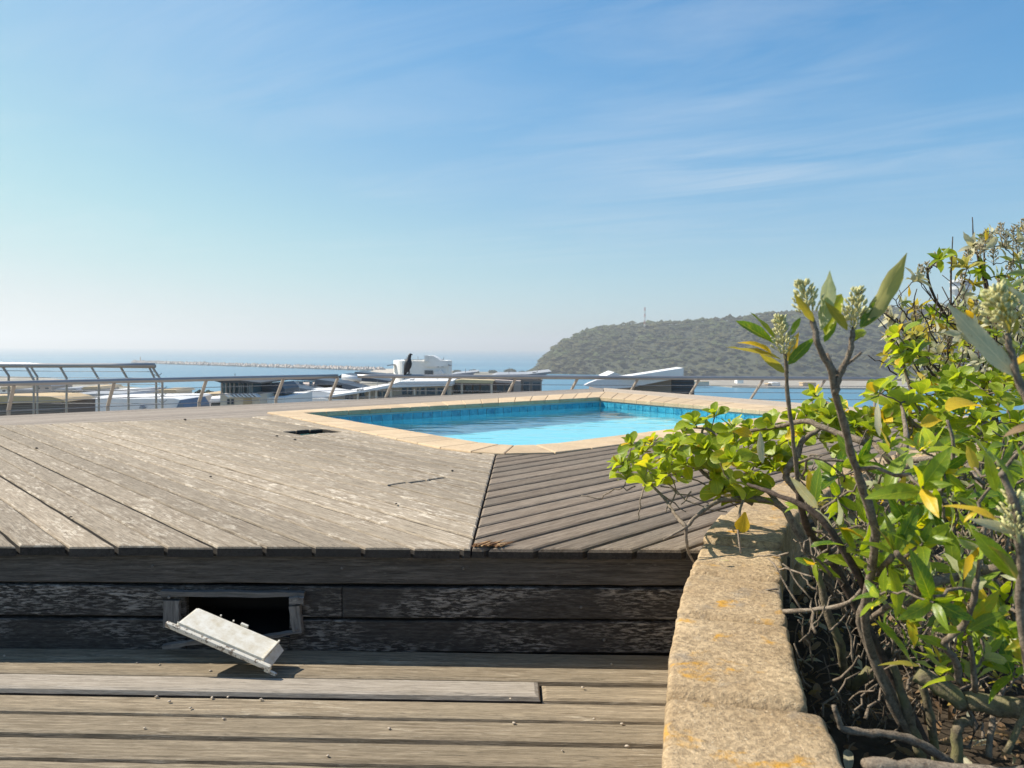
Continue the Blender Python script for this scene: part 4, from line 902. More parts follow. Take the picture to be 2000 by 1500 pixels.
LM_olive = leafmat('olive_leaf', (.26, .25, .04), (.33, .30, .05), (.36, .33, .12), (2.0, 1.8, 1.0), .5)
LM_dry = leafmat('dry_leaf', (.20, .12, .06), (.34, .24, .14), (.36, .28, .2), (1, 1, .8), .8)
LEAFM = [LM_round, LM_silver, LM_pale, LM_yellow, LM_olive, LM_dry]
MI = dict(round=0, silver=1, pale=2, yellow=3, olive=4, dry=5)
def bark(name, a, b_, moss=0.0):
    m, N, L, b = newmat(name); v = objcoord(N, L, (1, 1, 1)); n = ntex(N, L, v, 75, 6, .75); n2 = ntex(N, L, v, 14, 4, .6); f = ntex(N, L, v, 230, 4, .75)
    col = mixc(N, L, mrange(N, L, n, .36, .64), a, b_); col = mixc(N, L, mrange(N, L, f, .3, .5, .5, 0), col, (.035, .028, .02))
    if moss: col = mixc(N, L, mrange(N, L, n2, .42, .6, 0, moss), col, (.20, .19, .085))
    L.new(col, b.inputs['Base Color']); sset(b, Roughness=.9); b.inputs['Specular IOR Level'].default_value = .15
    bump(N, L, b, mth(N, L, 'ADD', n, mth(N, L, 'MULTIPLY', f, .4)), .9, .006); return m
M['bark'] = bark('grey_bark', (.12, .09, .065), (.30, .245, .185))
M['bark_dark'] = bark('dark_bark', (.045, .034, .028), (.12, .09, .07))
M['bark_moss'] = bark('mossy_bark', (.11, .09, .06), (.27, .22, .15), .8)
M['twig'] = bark('pale_twig', (.16, .12, .09), (.36, .30, .23))
M['bud'] = plain('cream_buds', (.50, .47, .22), .7, vary=.3, nsc=60)
M['bud_brown'] = plain('brown_buds', (.34, .28, .17), .8, vary=.4, nsc=60)

def leaf_geo(kind, seed):
    rnd = random.Random(seed); n = 8; vs = []; fs = []; uv = []
    bend = rnd.uniform(.05, .30) if kind == 'round' else rnd.uniform(.0, .42); fold = rnd.uniform(.12, .55); tw = rnd.uniform(-.9, .9); ph = rnd.uniform(0, 6)
    for i in range(n):
        t = i / (n - 1)
        if kind == 'round': w = .36 * (math.sin(math.pi * min(1, t ** 1.35 * .97 + .03)) ** .75) * (.55 + .55 * t) + .012
        else: w = .165 * math.sin(math.pi * (t ** .85 * .985 + .012)) ** .8 + .004
        if kind == 'round' and i == n - 1: w = .10
        if kind != 'round' and i == n - 1: w = .004
        wa = (.035 if kind != 'round' else .012) * math.sin(t * 15 + ph) * (1 if 0 < i < n - 1 else 0)
        z = -bend * t * t; x = t * (1 - bend * .25 * t)
        ca, sa = math.cos(tw * t), math.sin(tw * t)
        for s in (-1, 0, 1):
            y = s * (w + wa * .35); zz = abs(s) * w * fold + s * wa * .5; vs.append((x, y * ca - zz * sa, z + y * sa + zz * ca)); uv.append((t, s))
    for i in range(n - 1):
        for k in range(2): fs.append((i * 3 + k, (i + 1) * 3 + k, (i + 1) * 3 + k + 1, i * 3 + k + 1))
    return vs, fs, uv
def leaf_mesh(name, geo, mat):
    me = mesh(name, geo[0], geo[1], True, [mat]); ul = me.uv_layers.new(name='UVMap')
    for lp in me.loops: ul.data[lp.index].uv = geo[2][lp.vertex_index]
    return me
LG = {k: [leaf_geo('round' if k == 'round' else 'lance', 100 + j) for j in range(7)] for k in ('round', 'lance')}
LMESH = {}
def lm(shape, j, mk):
    key = (shape, j, mk)
    if key not in LMESH: LMESH[key] = leaf_mesh('leaf', LG[shape][j], LEAFM[MI[mk]])
    return LMESH[key]

class Shrub:
    def __init__(s, name, label, base, seed, cat='shrub'):
        s.rt = root(name, label, cat, base); s.rnd = random.Random(seed); s.leaves = []; s.nodes = []; s.tw = Acc(); s.base = Vector(base); s.buds = 0
    def branch(s, pts, r0, r1, mat='bark', k=4, jit=.10, name='branch'):
        P = smoothline(pts, k); n = len(P)
        P = [p + Vector((s.rnd.gauss(0, 1), s.rnd.gauss(0, 1), s.rnd.gauss(0, 1))) * (.12 * (r0 + (r1 - r0) * i / n)) for i, p in enumerate(P)]
        rr = [(r0 + (r1 - r0) * i / (n - 1)) * (1 + .12 * s.rnd.uniform(-1, 1)) for i in range(n)]
        link(name, mesh(name, *tube(P, rr, 9, jit), True), M[mat], s.rt)
        s.nodes += [(p, r) for p, r in zip(P, rr)]; return P
    def twig(s, a, b, r0, r1, kink=.12, steps=5):
        a, b = Vector(a), Vector(b); L_ = (b - a).length; mid = []
        perp = Vector((s.rnd.gauss(0, 1), s.rnd.gauss(0, 1), s.rnd.gauss(0, 1) + .4)); arc = perp * (L_ * kink)
        for i in range(steps + 1):
            t = i / steps; p = a.lerp(b, t) + arc * (t * (1 - t) * 1.6)
            if 0 < i < steps: p += Vector((s.rnd.gauss(0, 1), s.rnd.gauss(0, 1), s.rnd.gauss(0, 1))) * (L_ * .035)
            mid.append(p)
        rr = [r0 + (r1 - r0) * i / steps for i in range(steps + 1)]
        s.tw.add(tube(mid, rr, 6, .12)); s.nodes += [(p, r) for p, r in zip(mid[1:], rr[1:])]; return mid
    def reach(s, p, r1=.0022, maxr=.006, kink=.14):      # grow a twig to p from the nearest wood
        p = Vector(p); best = min(s.nodes, key=lambda q: (q[0] - p).length + (.25 if q[0].z > p.z + .02 else 0) * (q[0] - p).length)
        mid = s.twig(best[0], p, min(maxr, best[1] * .8, .0025 + .012 * (best[0] - p).length), r1, kink); d = (mid[-1] - mid[-2]); return d.normalized()
    def leaf(s, p, d, nrm, L_, shape, mk, wf=1.0):
        d = Vector(d).normalized(); nrm = Vector(nrm); nrm = nrm - d * nrm.dot(d)
        if nrm.length < 1e-4: nrm = d.orthogonal()
        nrm.normalize(); y = nrm.cross(d)
        Rm = Matrix((d, y * wf, nrm)).transposed().to_4x4(); s.leaves.append((Matrix.Translation(p) @ Rm @ Matrix.Scale(L_, 4), shape, s.rnd.randrange(7), mk, L_))
    def rosette(s, p, axis, n, L_, shape, mk, spread=(22, 78), stem=True, wf=1.0):
        axis = Vector(axis).normalized(); u = axis.orthogonal().normalized(); v = axis.cross(u); ph = s.rnd.uniform(0, 6.28)
        for k in range(n):
            f = (k + .5) / n; a = ph + k * 2.3999; t = R(spread[0] + (spread[1] - spread[0]) * f + s.rnd.uniform(-9, 9)); rad = u * math.cos(a) + v * math.sin(a)
            d = axis * math.cos(t) + rad * math.sin(t); nr = axis * math.sin(t) - rad * math.cos(t); nr += Vector((s.rnd.gauss(0, .18), s.rnd.gauss(0, .18), s.rnd.gauss(0, .18)))
            mm = mk
            if s.rnd.random() < .035: mm = 'yellow'
            s.leaf(Vector(p) - axis * (.018 * f), d, nr, L_ * (.55 + .5 * f) * s.rnd.uniform(.85, 1.12), shape, mm, wf)
    def px_leaf(s, b, t, Yb, Yt, mk='silver', shape='lance', nrm=(0, -.5, 1), wf=1.0):
        p = at(b[0], b[1], Yb); q = at(t[0], t[1], Yt); s.leaf(p, q - p, nrm, (q - p).length, shape, mk, wf)
    def flower(s, a, b, w, n=70, mat='bud'):
        a, b = Vector(a), Vector(b); ax = (b - a); h = ax.length; ax.normalize(); u = ax.orthogonal().normalized(); v = ax.cross(u); A = Acc()
        A.add(tube([a, a.lerp(b, .5), b], [.0022, .0016, .001], 5))
        for i in range(n):
            t = s.rnd.random() ** .8; ang = s.rnd.uniform(0, 6.28); rad = u * math.cos(ang) + v * math.sin(ang); wr = w * 1.1 * (1 - .72 * t) * s.rnd.uniform(.2, 1)
            st = a.lerp(b, t * .9); p = st + rad * wr + ax * (wr * .75); d = (rad * .7 + ax * .9).normalized(); l = s.rnd.uniform(.007, .012); r = l * .20
            A.add(tube([p, p + d * (l * .35), p + d * (l * .8), p + d * l], [r * .5, r, r * .9, r * .3], 5))
            if i % 3 == 0: A.add(tube([st, st.lerp(p, .6) + ax * .001, p], [.0011, .0009, .0007], 4, cap=False))
        link('flower_head', A.mesh('flower_head', [M[mat]]), None, s.rt)
    def done(s, limit=290, twmat='bark'):
        if s.tw.v: tag(link('twigs', s.tw.mesh('twigs', [M[twmat]]), None, s.rt), kind='stuff')
        def size(l):
            c = l[0].translation; x, y, f = scr(c); return (l[4] * FPX / f) * (1 if (-60 < x < 2060 and -60 < y < 1560) else .05)
        ls = sorted(s.leaves, key=size, reverse=True)
        for mwm, shape, j, mk, L_ in ls[:limit]: link('leaf', lm(shape, j, mk), None, s.rt, mwm)
        rest = ls[limit:]
        if rest:
            vs = []; fs = []; mi = []; uv = []
            for mwm, shape, j, mk, L_ in rest:
                g = LG[shape][j]; o = len(vs); vs += [tuple(mwm @ Vector(p)) for p in g[0]]; fs += [tuple(i + o for i in f) for f in g[1]]; mi += [MI[mk]] * len(g[1]); uv += g[2]
            me = mesh('foliage', vs, fs, True, LEAFM, mi); ul = me.uv_layers.new(name='UVMap')
            idx = np.zeros(len(me.loops), np.int32); me.loops.foreach_get('vertex_index', idx); ul.data.foreach_set('uv', np.array(uv, np.float32)[idx].ravel())
            tag(link('foliage', me, None, s.rt), kind='stuff')
def inside(poly, x, y):
    c = False
    for i in range(len(poly)):
        (x1, y1), (x2, y2) = poly[i - 1], poly[i]
        if (y1 > y) != (y2 > y) and x < (x2 - x1) * (y - y1) / (y2 - y1) + x1: c = not c
    return c
def scatter(rnd, poly, n, mind, Y0, Y1):      # n well spaced spots inside a photo-space outline, at depths Y0..Y1
    xs = [p[0] for p in poly]; ys = [p[1] for p in poly]; out = []; tries = 0
    while len(out) < n and tries < n * 80:
        tries += 1; x = rnd.uniform(min(xs), max(xs)); y = rnd.uniform(min(ys), max(ys))
        if not inside(poly, x, y) or any((x - a) ** 2 + (y - b) ** 2 < mind ** 2 for a, b, _ in out): continue
        out.append((x, y, rnd.uniform(Y0, Y1)))
    return out

# 1. round-leaved shrub sprawling over the wall on to the deck
def shrub_over_wall():
    s = Shrub('round_leaf_shrub', 'low round-leaved shrub sprawling over the planter wall towards the pool', (1.35, 3.0, .13), 21)
    b0 = Vector((1.30, 2.75, .12))
    s.branch([b0, at(1560, 1040, 2.7), at(1520, 985, 2.75), at(1470, 975, 2.75), at(1406, 978, 2.72), at(1362, 1007, 2.65), at(1339, 1030, 2.6), at(1297, 1054, 2.55)], .016, .0035, 'twig')
    s.branch([at(1340, 1030, 2.6), at(1341, 1060, 2.6), at(1345, 1080, 2.62), at(1360, 1107, 2.64)], .007, .003, 'twig')
    s.branch([at(1339, 1030, 2.6), at(1318, 1004, 2.7), at(1298, 975, 2.78), at(1266, 940, 2.85), at(1240, 905, 2.9)], .007, .003, 'bark')
    s.branch([at(1525, 990, 2.75), at(1470, 930, 2.85), at(1420, 935, 2.9), at(1360, 915, 2.95), at(1300, 905, 2.95)], .010, .004, 'bark')
    s.branch([b0, at(1590, 1000, 2.6), at(1536, 932, 2.6), at(1557, 890, 2.6), at(1570, 859, 2.6), at(1600, 838, 2.6)], .017, .007)
    s.branch([at(1690, 862, 2.3), at(1635, 846, 2.4), at(1596, 830, 2.45), at(1570, 822, 2.5), at(1518, 833, 2.6), at(1456, 843, 2.7), at(1430, 856, 2.75), at(1409, 856, 2.8)], .012, .004)
    s.branch([at(1409, 856, 2.8), at(1380, 838, 2.85), at(1355, 836, 2.9)], .005, .003); s.branch([at(1372, 840, 2.86), at(1366, 870, 2.84), at(1360, 900, 2.85), at(1375, 925, 2.85), at(1420, 955, 2.8), at(1470, 985, 2.75)], .005, .007)
    s.branch([at(1455, 965, 2.72), at(1445, 1000, 2.66), at(1442, 1040, 2.62), at(1447, 1080, 2.58)], .005, .003, 'twig')
    for a, b in (((1266, 940, 2.85), (1250, 985, 2.8)), ((1250, 985, 2.8), (1247, 1018, 2.8)), ((1240, 950, 2.88), (1200, 955, 2.95)), ((1200, 955, 2.95), (1175, 975, 3.0)), ((1175, 975, 3.0), (1135, 968, 3.02)), ((1290, 965, 2.8), (1340, 1000, 2.75)), ((1305, 945, 2.85), (1420, 1000, 2.75)), ((1330, 930, 2.9), (1440, 990, 2.8)), ((1350, 960, 2.8), (1330, 985, 2.8)), ((1290, 950, 2.9), (1390, 985, 2.8)), ((1320, 960, 2.85), (1300, 1000, 2.78)), ((1400, 930, 2.9), (1450, 985, 2.75)), ((1520, 1150, 2.2), (1360, 1155, 2.35)), ((1540, 1080, 2.4), (1480, 1085, 2.5)), ((1600, 1130, 2.2), (1500, 1090, 2.45))):
        s.twig(at(*a), at(*b), .0032, .0022, .10)
    rn = s.rnd
    polys = [([(1205, 905), (1225, 860), (1275, 845), (1330, 860), (1330, 930), (1265, 935), (1215, 925)], 16, 24, 2.75, 3.1), ([(1320, 860), (1340, 818), (1395, 800), (1420, 840), (1400, 905), (1330, 900)], 13, 24, 2.75, 3.0),
             ([(1395, 900), (1440, 878), (1480, 900), (1490, 960), (1430, 985), (1400, 950)], 11, 24, 2.55, 2.8), ([(1420, 822), (1500, 812), (1600, 800), (1700, 792), (1700, 850), (1560, 850), (1430, 860)], 19, 24, 2.6, 3.0), ([(1490, 870), (1530, 860), (1560, 900), (1500, 925)], 4, 28, 2.6, 2.8)]
    for poly, n, md, Y0, Y1 in polys:
        for x, y, Y in scatter(rn, poly, n, md, Y0, Y1):
            p = at(x, y + 6, Y); d = s.reach(p, kink=.18); ax = (Vector((rn.gauss(-.25, .35), rn.gauss(-.25, .4), 1)) + d * .5)
            s.rosette(p, ax, rn.randint(8, 11), rn.uniform(.068, .086), 'round', 'round', (14, 88))
    for b, t, Y in (((1422, 870), (1398, 905), 2.6), ((1455, 1000), (1448, 1045), 2.6)): s.px_leaf(b, t, Y, Y, 'yellow', 'round')
    s.done(290, 'twig')
shrub_over_wall()

# 2. round-leaved shrub behind, at the right
def shrub_back_round():
    s = Shrub('round_leaf_shrub', 'dense round-leaved shrub filling the planter at the right edge below the tall twigs', (2.0, 3.0, .13), 33); rn = s.rnd
    for pts in ([(2.0, 3.0, .13), at(1850, 950, 2.8), at(1830, 850, 2.8), at(1790, 790, 2.8), at(1762, 700, 2.8), at(1765, 670, 2.8)], [(2.0, 3.0, .13), at(1920, 900, 2.7), at(1940, 820, 2.7), at(1960, 760, 2.7)], [(2.0, 3.0, .13), at(1760, 930, 2.5), at(1700, 860, 2.6), at(1640, 800, 2.8), at(1600, 780, 2.9)], [at(1760, 930, 2.5), at(1760, 880, 2.4), at(1780, 830, 2.4), at(1750, 780, 2.5)], [(2.0, 3.0, .13), at(1980, 920, 2.4), at(2010, 850, 2.4)], [at(1690, 770, 2.7), at(1740, 785, 2.6), at(1800, 840, 2.6), at(1880, 860, 2.6), at(2000, 800, 2.5)], [at(1755, 940, 2.0), at(1770, 850, 2.1), at(1760, 790, 2.3)]):
        s.branch(pts, .012, .004, 'bark')
    polys = [([(1590, 770), (1640, 780), (1690, 810), (1700, 860), (1620, 850)], 6, 26, 2.6, 3.0), ([(1740, 790), (1800, 740), (1850, 730), (2040, 720), (2040, 890), (1900, 890), (1780, 850)], 46, 25, 2.3, 2.9), ([(1745, 650), (1790, 640), (1800, 700), (1760, 715)], 4, 20, 2.7, 2.8), ([(1700, 760), (1760, 750), (1760, 830), (1700, 840)], 7, 24, 2.3, 2.7), ([(1760, 880), (2040, 880), (2040, 1050), (1800, 1040), (1700, 960)], 26, 30, 2.5, 3.1)]
    for poly, n, md, Y0, Y1 in polys:
        for x, y, Y in scatter(rn, poly, n, md, Y0, Y1):
            p = at(x, y, Y); d = s.reach(p); s.rosette(p, Vector((rn.gauss(-.2, .4), rn.gauss(-.3, .4), 1)) + d * .4, rn.randint(7, 10), rn.uniform(.064, .082), 'round', 'round', (14, 86))
    p = at(1885, 790, 2.2); s.px_leaf((1915, 795), (1862, 782), 2.2, 2.15, 'yellow', 'round'); s.px_leaf((1840, 822), (1798, 820), 2.2, 2.2, 'yellow', 'round')
    s.done(290, 'bark')
shrub_back_round()

# 3. tall silver-leaved shrub at the back right
def shrub_back_silver():
    s = Shrub('silver_leaf_shrub', 'tall twiggy silver-leaved shrub against the sky at the right edge', (2.5, 3.5, .13), 44); rn = s.rnd
    base = Vector((2.45, 3.5, .13)); fork = at(1930, 760, 3.4)
    s.branch([base, at(1960, 900, 3.45), fork], .022, .014, 'bark_dark')
    dk = 'bark_dark'
    for pts, r0, r1 in (([fork, at(1905, 720, 3.4), at(1870, 650, 3.4), at(1830, 590, 3.35), at(1812, 540, 3.3), at(1818, 515, 3.3), at(1835, 500, 3.3)], .009, .003), ([fork, at(1930, 600, 3.4), at(1912, 510, 3.4), at(1902, 470, 3.4), at(1899, 424, 3.4)], .008, .002), ([fork, at(1880, 740, 3.3), at(1855, 700, 3.3), at(1857, 600, 3.3), at(1858, 520, 3.3), at(1861, 462, 3.3)], .008, .002), ([fork, at(1945, 640, 3.5), at(1925, 540, 3.5), at(1922, 480, 3.5)], .008, .003), ([fork, at(1990, 620, 3.6), at(1995, 540, 3.6), at(1985, 480, 3.6)], .009, .003), ([fork, at(1860, 745, 3.3), at(1810, 700, 3.2), at(1780, 665, 3.2)], .008, .003), ([fork, at(1860, 770, 3.2), at(1800, 700, 3.1), at(1760, 640, 3.1), at(1725, 610, 3.1)], .007, .003), ([at(1857, 600, 3.3), at(1880, 560, 3.3), at(1890, 515, 3.3)], .004, .002), ([fork, at(1900, 690, 3.45), at(1880, 640, 3.5), at(1840, 560, 3.5)], .006, .002), ([fork, at(2010, 700, 3.4), at(2040, 600, 3.4)], .008, .004)):
        s.branch(pts, r0, r1, dk)
    for _ in range(95):
        x = rn.uniform(1750, 2030); y = rn.uniform(600, 770); Y = rn.uniform(2.9, 3.7)
        s.twig(at(x, y, Y), at(x + rn.uniform(-60, 50), y - rn.uniform(25, 90), Y + rn.uniform(-.1, .1)), .0030, .0016, .12)
    shoots = [(1835, 505), (1790, 545), (1865, 515), (1885, 520), (1900, 480), (1925, 470), (1940, 455), (1960, 480), (1990, 470), (1985, 510), (1995, 450), (1905, 555), (1915, 530), (1880, 575), (1975, 545), (1740, 620), (1725, 600), (1765, 590), (1790, 600), (1780, 640), (1820, 610), (1830, 640), (1850, 640), (1875, 630), (1735, 655), (1900, 620), (1885, 660), (1800, 660), (1950, 540), (1960, 600)]
    for x, y in shoots:
        Y = rn.uniform(3.1, 3.6); p = at(x, y, Y); d = s.reach(p, .002, .004); s.rosette(p, d + Vector((rn.gauss(0, .3), rn.gauss(0, .3), .5)), rn.randint(7, 11), rn.uniform(.06, .088), 'lance', rn.choice(['silver', 'silver', 'olive', 'pale', 'pale']), (20, 80))
    poly = [(1720, 640), (1790, 620), (1900, 580), (2040, 500), (2040, 780), (1800, 760), (1730, 700)]
    for x, y, Y in scatter(rn, poly, 150, 13, 2.9, 3.9):
        p = at(x, y, Y); d = s.reach(p, .0018, .0035); s.rosette(p, d + Vector((rn.gauss(0, .3), rn.gauss(0, .3), .4)), rn.randint(5, 8), rn.uniform(.05, .085), 'lance', rn.choice(['silver', 'silver', 'silver', 'pale', 'pale', 'olive']), (20, 85))
    for x, y, sz in ((1925, 465, .055), (1990, 480, .06), (1798, 530, .035), (1830, 505, .035), (1975, 520, .045), (1890, 500, .03), (1810, 525, .03), (1745, 640, .04), (1940, 500, .05), (1965, 470, .05), (2000, 440, .05), (1880, 545, .035), (1955, 560, .04), (1900, 600, .04), (1790, 610, .03), (1850, 660, .035), (1910, 640, .04), (1820, 680, .03), (1770, 660, .03), (1955, 450, .05), (1980, 455, .05), (1915, 490, .045), (2005, 500, .05), (1995, 560, .045), (1940, 620, .04), (1870, 600, .035), (1970, 640, .04), (1735, 615, .03)):
        a = at(x, y + 18, 3.3); b = at(x, y - 14, 3.3); s.reach(a); s.flower(a, b, sz * .6, 60, 'bud_brown')
    for b, t, mk in (((1925, 470), (1931, 440), 'yellow'), ((1900, 560), (1897, 540), 'yellow'), ((1775, 580), (1778, 552), 'yellow'), ((1990, 510), (1975, 485), 'yellow'), ((1925, 485), (1962, 455), 'pale'), ((1870, 500), (1842, 480), 'silver')): s.px_leaf(b, t, 3.25, 3.25, mk, nrm=(.2, -1, .3))
    s.done(290, 'bark_dark')
shrub_back_silver()

# 4. near silver-leaved shrub with the flowering shoots in the middle of the planter
def shrub_near():
    s = Shrub('silver_leaf_shrub', 'near silver-leaved shrub with cream flower heads rising in front of the headland', (1.05, 1.75, .13), 55); rn = s.rnd
    base = Vector((1.08, 1.85, .12))
    a1 = s.branch([base, at(1740, 1350, 1.75), at(1690, 1230, 1.65), at(1705, 1100, 1.55), at(1708, 1028, 1.5), at(1688, 964, 1.47), at(1667, 899, 1.43), at(1647, 823, 1.38), at(1629, 760, 1.34), at(1622, 720, 1.32), at(1600, 680, 1.3), at(1590, 640, 1.3), at(1582, 612, 1.3)], .0105, .0042, 'bark')
    s.branch([at(1630, 768, 1.34), at(1640, 735, 1.33), at(1655, 700, 1.32), at(1663, 670, 1.31), at(1668, 640, 1.31)], .006, .004, 'bark')
    s.branch([at(1640, 735, 1.33), at(1628, 718, 1.33), at(1615, 690, 1.34)], .0028, .002, 'bark'); s.branch([at(1652, 712, 1.33), at(1670, 700, 1.33), at(1682, 688, 1.33)], .003, .002, 'bark')
    s.branch([at(1560, 960, 1.7), at(1552, 890, 1.65), at(1546, 830, 1.62), at(1538, 770, 1.6), at(1536, 720, 1.58), at(1533, 690, 1.57)], .0052, .0034, 'bark')
    s.branch([base, at(1640, 1120, 1.9), at(1580, 1040, 1.8), at(1560, 960, 1.7)], .012, .007, 'bark_dark')
    s.branch([at(1690, 1150, 1.6), at(1600, 1010, 1.6), at(1500, 960, 1.7), at(1460, 945, 1.8)], .009, .003, 'bark_dark')
    s.branch([at(1775, 1440, 1.7), at(1720, 1320, 1.7), at(1680, 1215, 1.7), at(1700, 1160, 1.65), at(1715, 1120, 1.6), at(1745, 1085, 1.5)], .012, .006, 'bark')
    s.branch([at(1690, 1215, 1.7), at(1735, 1185, 1.6), at(1770, 1180, 1.55), at(1795, 1150, 1.5), at(1775, 1105, 1.45), at(1750, 1080, 1.42)], .007, .005, 'bark')
    s.branch([at(1860, 1490, 1.45), at(1800, 1455, 1.45), at(1760, 1440, 1.45), at(1700, 1432, 1.45), at(1650, 1425, 1.45), at(1640, 1410, 1.45), at(1628, 1378, 1.45)], .010, .005, 'bark')
    s.branch([at(1700, 1310, 2.0), at(1660, 1340, 2.05), at(1640, 1260, 2.0), at(1615, 1190, 2.0), at(1590, 1100, 2.0)], .016, .008, 'bark_moss')
    s.branch([at(2080, 1400, 1.5), at(2000, 1385, 1.55), at(1900, 1372, 1.6), at(1850, 1350, 1.62), at(1790, 1315, 1.65)], .024, .017, 'bark_moss')
    s.branch([at(1800, 1480, 1.7), at(1775, 1400, 1.7), at(1745, 1300, 1.7)], .013, .009, 'bark_moss'); s.branch([at(1830, 1500, 1.75), at(1818, 1400, 1.75), at(1800, 1330, 1.75)], .010, .008, 'bark_moss')
    s.branch([at(1870, 1500, 1.6), at(1868, 1430, 1.6), at(1885, 1410, 1.6), at(1900, 1412, 1.6)], .012, .009, 'bark_moss'); s.branch([at(1930, 1480, 1.6), at(1940, 1400, 1.65), at(1960, 1340, 1.7)], .007, .005, 'bark'); s.branch([at(1965, 1470, 1.5), at(2000, 1400, 1.5), at(2030, 1350, 1.5)], .007, .006, 'bark_moss')
    s.branch([at(1875, 1335, 1.5), at(1865, 1290, 1.45), at(1845, 1255, 1.4), at(1880, 1225, 1.38), at(1900, 1180, 1.35), at(1908, 1130, 1.33)], .007, .005, 'bark')
    s.branch([at(1905, 1350, 1.5), at(1898, 1280, 1.45), at(1893, 1245, 1.4)], .006, .004, 'bark')
    s.branch([at(1790, 1150, 1.5), at(1850, 1130, 1.55), at(1940, 1110, 1.5), at(2020, 1080, 1.45)], .010, .008, 'bark')
    s.branch([at(1530, 1195, 1.95), at(1600, 1190, 1.9), at(1660, 1175, 1.85), at(1700, 1130, 1.8)], .006, .005, 'twig'); s.branch([at(1690, 900, 1.8), at(1800, 960, 1.7), at(1850, 945, 1.65), at(1862, 870, 1.6), at(1850, 820, 1.6)], .006, .003, 'twig')
    s.branch([at(1770, 900, 2.0), at(1880, 900, 1.9), at(1930, 1000, 1.8), at(1900, 1080, 1.8)], .007, .006, 'twig')
    s.branch([at(1690, 1494, 1.38), at(1780, 1500, 1.38), at(1900, 1512, 1.38), at(2010, 1520, 1.38)], .014, .018, 'twig')
    # flower heads
    for a, b, Y, w, n in (((1533, 700), (1520, 612), 1.57, .026, 150), ((1584, 622), (1568, 548), 1.3, .024, 130), ((1667, 648), (1675, 562), 1.31, .022, 140)): s.flower(at(a[0], a[1], Y), at(b[0], b[1], Y), w, n)
    L_ = s.px_leaf
    up = (.1, -.6, .8); side = (-.5, -.8, .2); back = (.3, .9, -.1)
    for b, t, Y, dY, mk, nr in (((1512, 672), (1440, 622), 1.57, -.02, 'silver', up), ((1512, 660), (1466, 606), 1.57, .03, 'silver', up), ((1508, 694), (1458, 648), 1.56, -.02, 'yellow', up), ((1525, 702), (1420, 672), 1.55, -.02, 'olive', up), ((1532, 728), (1486, 690), 1.54, -.03, 'olive', (.2, -.9, .1)), ((1540, 712), (1590, 652), 1.57, -.02, 'silver', side), ((1545, 655), (1562, 612), 1.58, 0, 'silver', side), ((1538, 705), (1560, 650), 1.58, .03, 'yellow', back),
        ((1603, 645), (1626, 528), 1.3, .0, 'silver', (.9, .45, -.1)), ((1590, 628), (1550, 570), 1.29, -.02, 'olive', side), ((1612, 655), (1640, 545), 1.31, .02, 'silver', side), ((1655, 645), (1614, 588), 1.3, -.02, 'olive', (-.2, -.9, .3)), ((1685, 640), (1778, 494), 1.3, -.04, 'olive', (.75, .6, -.3)), ((1680, 640), (1742, 562), 1.3, -.02, 'silver', (-.4, -.8, .4)), ((1610, 668), (1634, 622), 1.32, 0, 'silver', side), ((1660, 670), (1700, 625), 1.31, .02, 'silver', side),
        ((1730, 958), (1782, 862), 1.5, .02, 'silver', side), ((1752, 975), (1768, 922), 1.5, 0, 'yellow', side), ((1748, 1078), (1732, 985), 1.45, .03, 'silver', (0, -.9, .4)), ((1752, 1078), (1790, 982), 1.44, -.02, 'silver', side), ((1745, 1082), (1678, 1042), 1.45, 0, 'silver', up), ((1745, 1076), (1713, 1018), 1.45, .02, 'olive', (.3, -.9, .2)), ((1762, 1082), (1848, 1042), 1.44, 0, 'silver', up), ((1736, 1108), (1782, 1206), 1.45, -.06, 'silver', (.4, -.8, .5)), ((1712, 1212), (1792, 1302), 1.45, -.04, 'silver', (.4, -.8, .5)), ((1795, 1300), (1722, 1288), 1.44, -.02, 'olive', up),
        ((1583, 1068), (1648, 1052), 1.55, -.03, 'silver', up), ((1597, 992), (1543, 932), 1.5, -.02, 'pale', (.2, -.7, -.5)), ((1590, 986), (1602, 902), 1.52, 0, 'silver', side), ((1592, 990), (1578, 915), 1.53, .02, 'yellow', side), ((1812, 948), (1892, 912), 1.6, 0, 'silver', up), ((1800, 940), (1830, 905), 1.62, .02, 'silver', up), ((1718, 852), (1714, 778), 1.9, 0, 'pale', (-.6, -.7, .1)), ((1490, 905), (1478, 842), 2.0, 0, 'pale', (-.6, -.7, .1)), ((1640, 860), (1690, 905), 1.9, 0, 'silver', up),
        ((1885, 1228), (1866, 1148), 1.38, .02, 'silver', side), ((1885, 1228), (1955, 1150), 1.38, -.02, 'silver', side), ((1890, 1232), (1960, 1185), 1.37, -.03, 'silver', up), ((1880, 1232), (1820, 1228), 1.38, 0, 'silver', up), ((1850, 1270), (1800, 1230), 1.4, 0, 'silver', up), ((1690, 1020), (1670, 960), 1.7, 0, 'silver', side)):
        L_(b, t, Y, Y + dY, mk, 'lance', nr, .60 if mk in ('pale', 'olive') else .80)
    for poly, n, md, Y0, Y1 in (([(1800, 870), (2050, 850), (2050, 1290), (1900, 1270), (1800, 1150)], 26, 46, 1.25, 1.75), ([(1590, 870), (1800, 860), (1800, 1160), (1650, 1110)], 15, 46, 1.5, 1.9), ([(1690, 1090), (1960, 1120), (1990, 1330), (1820, 1310), (1720, 1230)], 12, 50, 1.4, 1.8)):
        for x, y, Y in scatter(rn, poly, n, md, Y0, Y1):
            p = at(x, y, Y); d = s.reach(p, .0025, .005); s.rosette(p, d + Vector((rn.gauss(-.2, .3), rn.gauss(-.4, .3), .7)), rn.randint(4, 7), rn.uniform(.075, .105), 'lance', 'silver', (18, 80), wf=.95)
